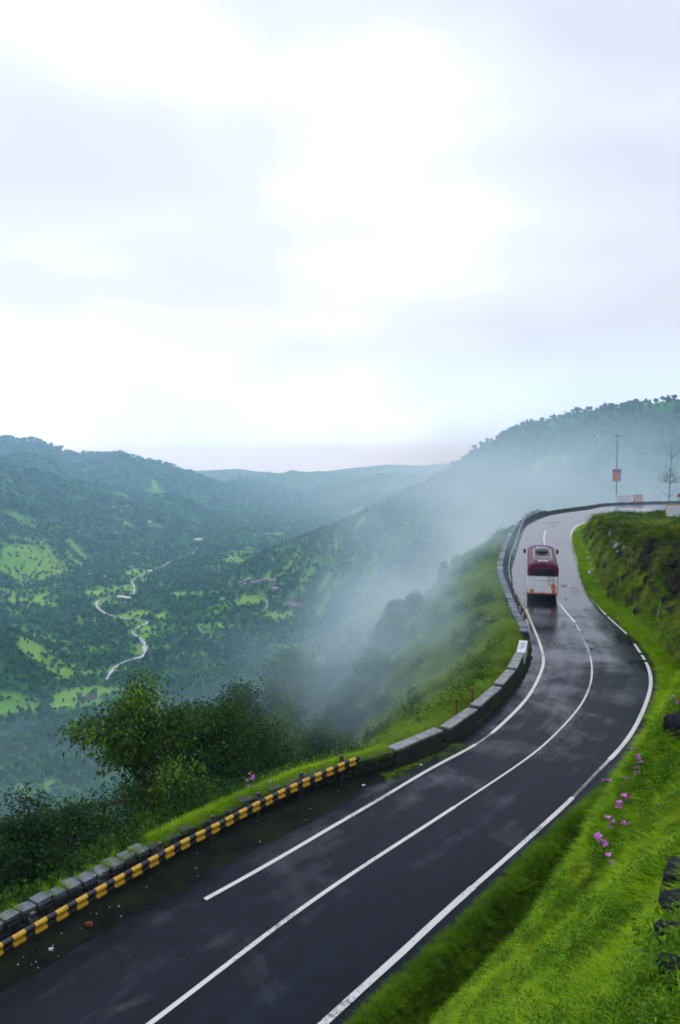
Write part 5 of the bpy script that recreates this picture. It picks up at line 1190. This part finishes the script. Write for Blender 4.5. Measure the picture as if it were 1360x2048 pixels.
# ------------------------------------------------------------------ litter on the shoulder
lm_ = [MB().add([(-.5, -.3, 0), (.4, -.45, .1), (.55, .3, .02), (-.3, .45, .14), (0, 0, .3)], [(0, 1, 4), (1, 2, 4), (2, 3, 4), (3, 0, 4)]).mesh('litter', M_LITTER), MB().box((0, 0, .1), (1, .5, .2), bev=.05).mesh('litter', M_LITTER)]
LP = [(395, 1705), (393, 1735), (390, 1738), (396, 1750), (293, 1772), (219, 1813), (237, 1811), (238, 1810), (181, 1824), (193, 1826), (242, 1831), (161, 1855), (123, 1865), (106, 1889), (105, 1899), (63, 1898), (47, 1912), (36, 1927), (63, 1927), (72, 1922), (76, 1934), (117, 1911), (252, 1856), (300, 1757), (520, 1682), (575, 1620), (585, 1617), (605, 1618), (621, 1616), (543, 1630), (612, 1638), (525, 1646), (677, 1582)]
for k, (u, v) in enumerate(LP):
    p = on_road(u, v); s = random.uniform(.035, .07); tag(link('litter_scrap', lm_[k % 2], loc=(p[0], p[1], float(H(p[1])) - .03), rz=random.uniform(0, 6), scale=s * .65), 'tiny pale scrap of litter on the dark muddy shoulder', 'litter', 'litter on the shoulder')
for (u, v, s, lab) in ((727, 1570, .14, 'largest white litter scrap beside the road where the striped rail ends'), (102, 1898, .13, 'crumpled white litter below the striped rail near the left corner'), (842, 1529, .12, 'white litter scrap on the moss under the longest parapet block')):
    p = on_road(u, v); tag(link('litter_scrap', lm_[0], loc=(p[0], p[1], float(H(p[1])) - .01), rz=1.0, scale=s), lab, 'litter')
p = on_road(178, 1850); tag(link('brick_fragment', MB().box((0, 0, .04), (.2, .12, .09), bev=.01).mesh('brick_fragment', M_RUST), loc=(p[0], p[1], float(H(p[1])) - .03)), 'reddish brick fragment on the muddy shoulder', 'brick')
# moss strip under the first parapet block
x, y = along_W(500, iW(on_road(760, 1520, .6)), iW(on_road(900, 1450, .6)), -1.1, -0.35)
grass_field('shoulder_moss', x, y, TUFT, 5, lambda x, y: 0.45 + 0 * x, M_GRASS, cond=lambda x, y, z, i: (y > 0) & (fbm(x, y, 2, 3) > -.2), label='mossy grass on the shoulder under the parapet')

# ------------------------------------------------------------------ valley houses
def house_meshes(w_, d_, h_, roof):
    body = MB().box((0, 0, h_ / 2 - .5), (w_, d_, h_ + 1)).mesh('wall', M_HWALL)
    r_ = MB(); o = .5; r_.add([(-w_ / 2 - o, -d_ / 2 - o, h_), (w_ / 2 + o, -d_ / 2 - o, h_), (w_ / 2 + o, d_ / 2 + o, h_), (-w_ / 2 - o, d_ / 2 + o, h_), (-w_ / 2 - o, 0, h_ + d_ * .33), (w_ / 2 + o, 0, h_ + d_ * .33)], [(0, 1, 5, 4), (2, 3, 4, 5), (0, 4, 3), (1, 2, 5), (3, 2, 1, 0)])
    dm = MB().box((0, -d_ / 2 - .02, 1.0), (1.0, .06, 2.0)).mesh('door', M_DARK); return body, r_.mesh('roof', roof), dm
HM = [house_meshes(9, 6, 3, M_ROOFG), house_meshes(12, 7, 3, M_ROOFG), house_meshes(9, 6.5, 3, M_ROOFR), house_meshes(12, 6, 3.2, M_ROOFW), house_meshes(8, 7, 2.6, M_ROOFD)]
def house(u, v, k, label, group=None, sc=1.0):
    p = hit(u, v); o = empty('house', (p[0], p[1], p[2] + .3), random.uniform(-.5, .5)); o.scale = (sc,) * 3
    for nm, me in zip(('wall', 'roof', 'door'), HM[k]): link(nm, me, o)
    tag(o, label, 'house', group)
for (u, v) in ((486, 1160), (492, 1165), (499, 1162), (482, 1168), (508, 1168), (520, 1166), (533, 1163), (545, 1175), (552, 1182), (560, 1188), (566, 1184), (550, 1198), (572, 1196), (582, 1210), (574, 1214), (590, 1216), (560, 1208), (545, 1166), (570, 1174), (585, 1200), (598, 1214), (490, 1172)):
    house(u, v, random.choice([0, 1, 0, 2]), 'small grey-roofed house in the village cluster in the middle of the valley', 'village houses in the middle of the valley')
house(212, 1157, 3, 'pale-roofed house beside the bright field left of the river')
house(243, 1198, 3, 'long pale-roofed house on the river bank under the bright field'); house(256, 1200, 3, 'pale-roofed house just right of the long riverside house')
house(247, 1211, 0, 'grey-roofed house among trees below the riverside houses'); house(306, 1180, 2, 'red-roofed house right of the bright river field')
house(183, 1398, 4, 'dark thatched hut on the round bright green field, lower left', None, 1.0)
house(300, 1145, 3, 'white-roofed house by the river upstream of the bright field'); house(215, 1146, 2, 'red tiled house just above the pale-roofed house at left')
for (u, v) in ((262, 1137), (270, 1135), (172, 1150), (178, 1147), (295, 1118), (180, 1152)): house(u, v, random.choice([0, 2]), 'small dull-roofed house among the trees left of the river', 'scattered houses left of the river')
for (u, v) in ((396, 1084), (386, 1034), (392, 1036), (296, 1048), (600, 1046), (632, 1012), (500, 1050)): house(u, v, 3, 'tiny pale building far up the valley', 'far buildings up the valley', 1.8)

# ------------------------------------------------------------------ air: even haze over everything, drifting mist banks
hz = MB().box((0, 0, -50), (17600, 17600, 440)).obj('haze', M_WHITE)
mh = bpy.data.materials.new('valley_haze'); mh.use_nodes = True; t = mh.node_tree; t.nodes.clear(); o_ = t.nodes.new('ShaderNodeOutputMaterial'); pv = t.nodes.new('ShaderNodeVolumePrincipled')
pv.inputs['Color'].default_value = (0.42, 0.73, 1.0, 1); pv.inputs['Density'].default_value = 2.4e-4; pv.inputs['Absorption Color'].default_value = (1, 1, 1, 1); pv.inputs['Anisotropy'].default_value = 0.45
t.links.new(pv.outputs[0], o_.inputs['Volume']); hz.data.materials[0] = mh; tag(hz, 'pale blue monsoon haze filling the valley air', kind='stuff')
def mist(c, radii, rz, dens, nscale, label, seed):
    import bmesh
    bm = bmesh.new(); bmesh.ops.create_icosphere(bm, subdivisions=3, radius=1.03); me = bpy.data.meshes.new('mist_bank'); bm.to_mesh(me); bm.free()
    o = link('mist_bank', me, loc=c, scale=radii); o.rotation_euler = rz if hasattr(rz, '__len__') else (0, 0, rz)
    m = bpy.data.materials.new('drifting_mist'); m.use_nodes = True; t = m.node_tree; t.nodes.clear(); ou = t.nodes.new('ShaderNodeOutputMaterial'); pv = t.nodes.new('ShaderNodeVolumePrincipled')
    pv.inputs['Color'].default_value = (0.60, 0.84, 1.0, 1); pv.inputs['Absorption Color'].default_value = (1, 1, 1, 1); pv.inputs['Anisotropy'].default_value = 0.25
    tc_ = t.nodes.new('ShaderNodeTexCoord'); ln = t.nodes.new('ShaderNodeVectorMath'); ln.operation = 'LENGTH'; t.links.new(tc_.outputs['Object'], ln.inputs[0])
    fall = t.nodes.new('ShaderNodeMapRange'); fall.interpolation_type = 'SMOOTHSTEP'; fall.inputs[1].default_value = 1.0; fall.inputs[2].default_value = 0.15; t.links.new(ln.outputs['Value'], fall.inputs[0])
    mp_ = t.nodes.new('ShaderNodeMapping'); mp_.inputs['Location'].default_value = (seed, seed * 2, 0); t.links.new(tc_.outputs['Object'], mp_.inputs[0])
    n = noise_node(t, nscale, 3, 0.55, mp_.outputs[0], 0.3); k = t.nodes.new('ShaderNodeMapRange'); k.inputs[1].default_value = 0.36; k.inputs[2].default_value = 0.62; k.inputs[3].default_value = 0.12; k.inputs[4].default_value = 1.3; t.links.new(n.outputs['Fac'], k.inputs[0])
    t.links.new(math_(t, 'MULTIPLY', math_(t, 'MULTIPLY', fall.outputs[0], k.outputs[0]), dens), pv.inputs['Density']); t.links.new(pv.outputs[0], ou.inputs['Volume']); me.materials.append(m)
    return tag(o, label, kind='stuff')
def at(u, v, dist): d = ray(u, v); return tuple(d / np.linalg.norm(d) * dist)
mist(at(1110, 1010, 235), (105, 155, 36), 0.12, 0.0120, 1.7, 'thick drifting mist rising behind the far bend of the road', 1.3)
mist(at(890, 1215, 118), (26, 60, 22), -0.1, 0.018, 1.9, 'pale mist drifting over the misty slope', 2.1)
mist(at(830, 1275, 60), (13, 24, 8), -0.3, 0.050, 2.0, 'mist clinging to the steep slope just below the parapet', 3.4)
mist(at(955, 1130, 88), (10, 30, 9), -0.2, 0.032, 2.0, 'mist lapping the outer wall beside the bus', 6.1)
mist(at(600, 1380, 75), (24, 22, 9), 0.5, 0.017, 2.0, 'wisp of mist among the tree tops below the road', 5.2)
mist(at(80, 1530, 66), (22, 20, 5), 0.2, 0.026, 2.0, 'low wisp of mist between the trees at left', 7.7)
mist(at(1180, 925, 520), (280, 150, 62), 0.1, 0.0026, 1.8, 'thin mist veiling the right-hand hill', 9.4)
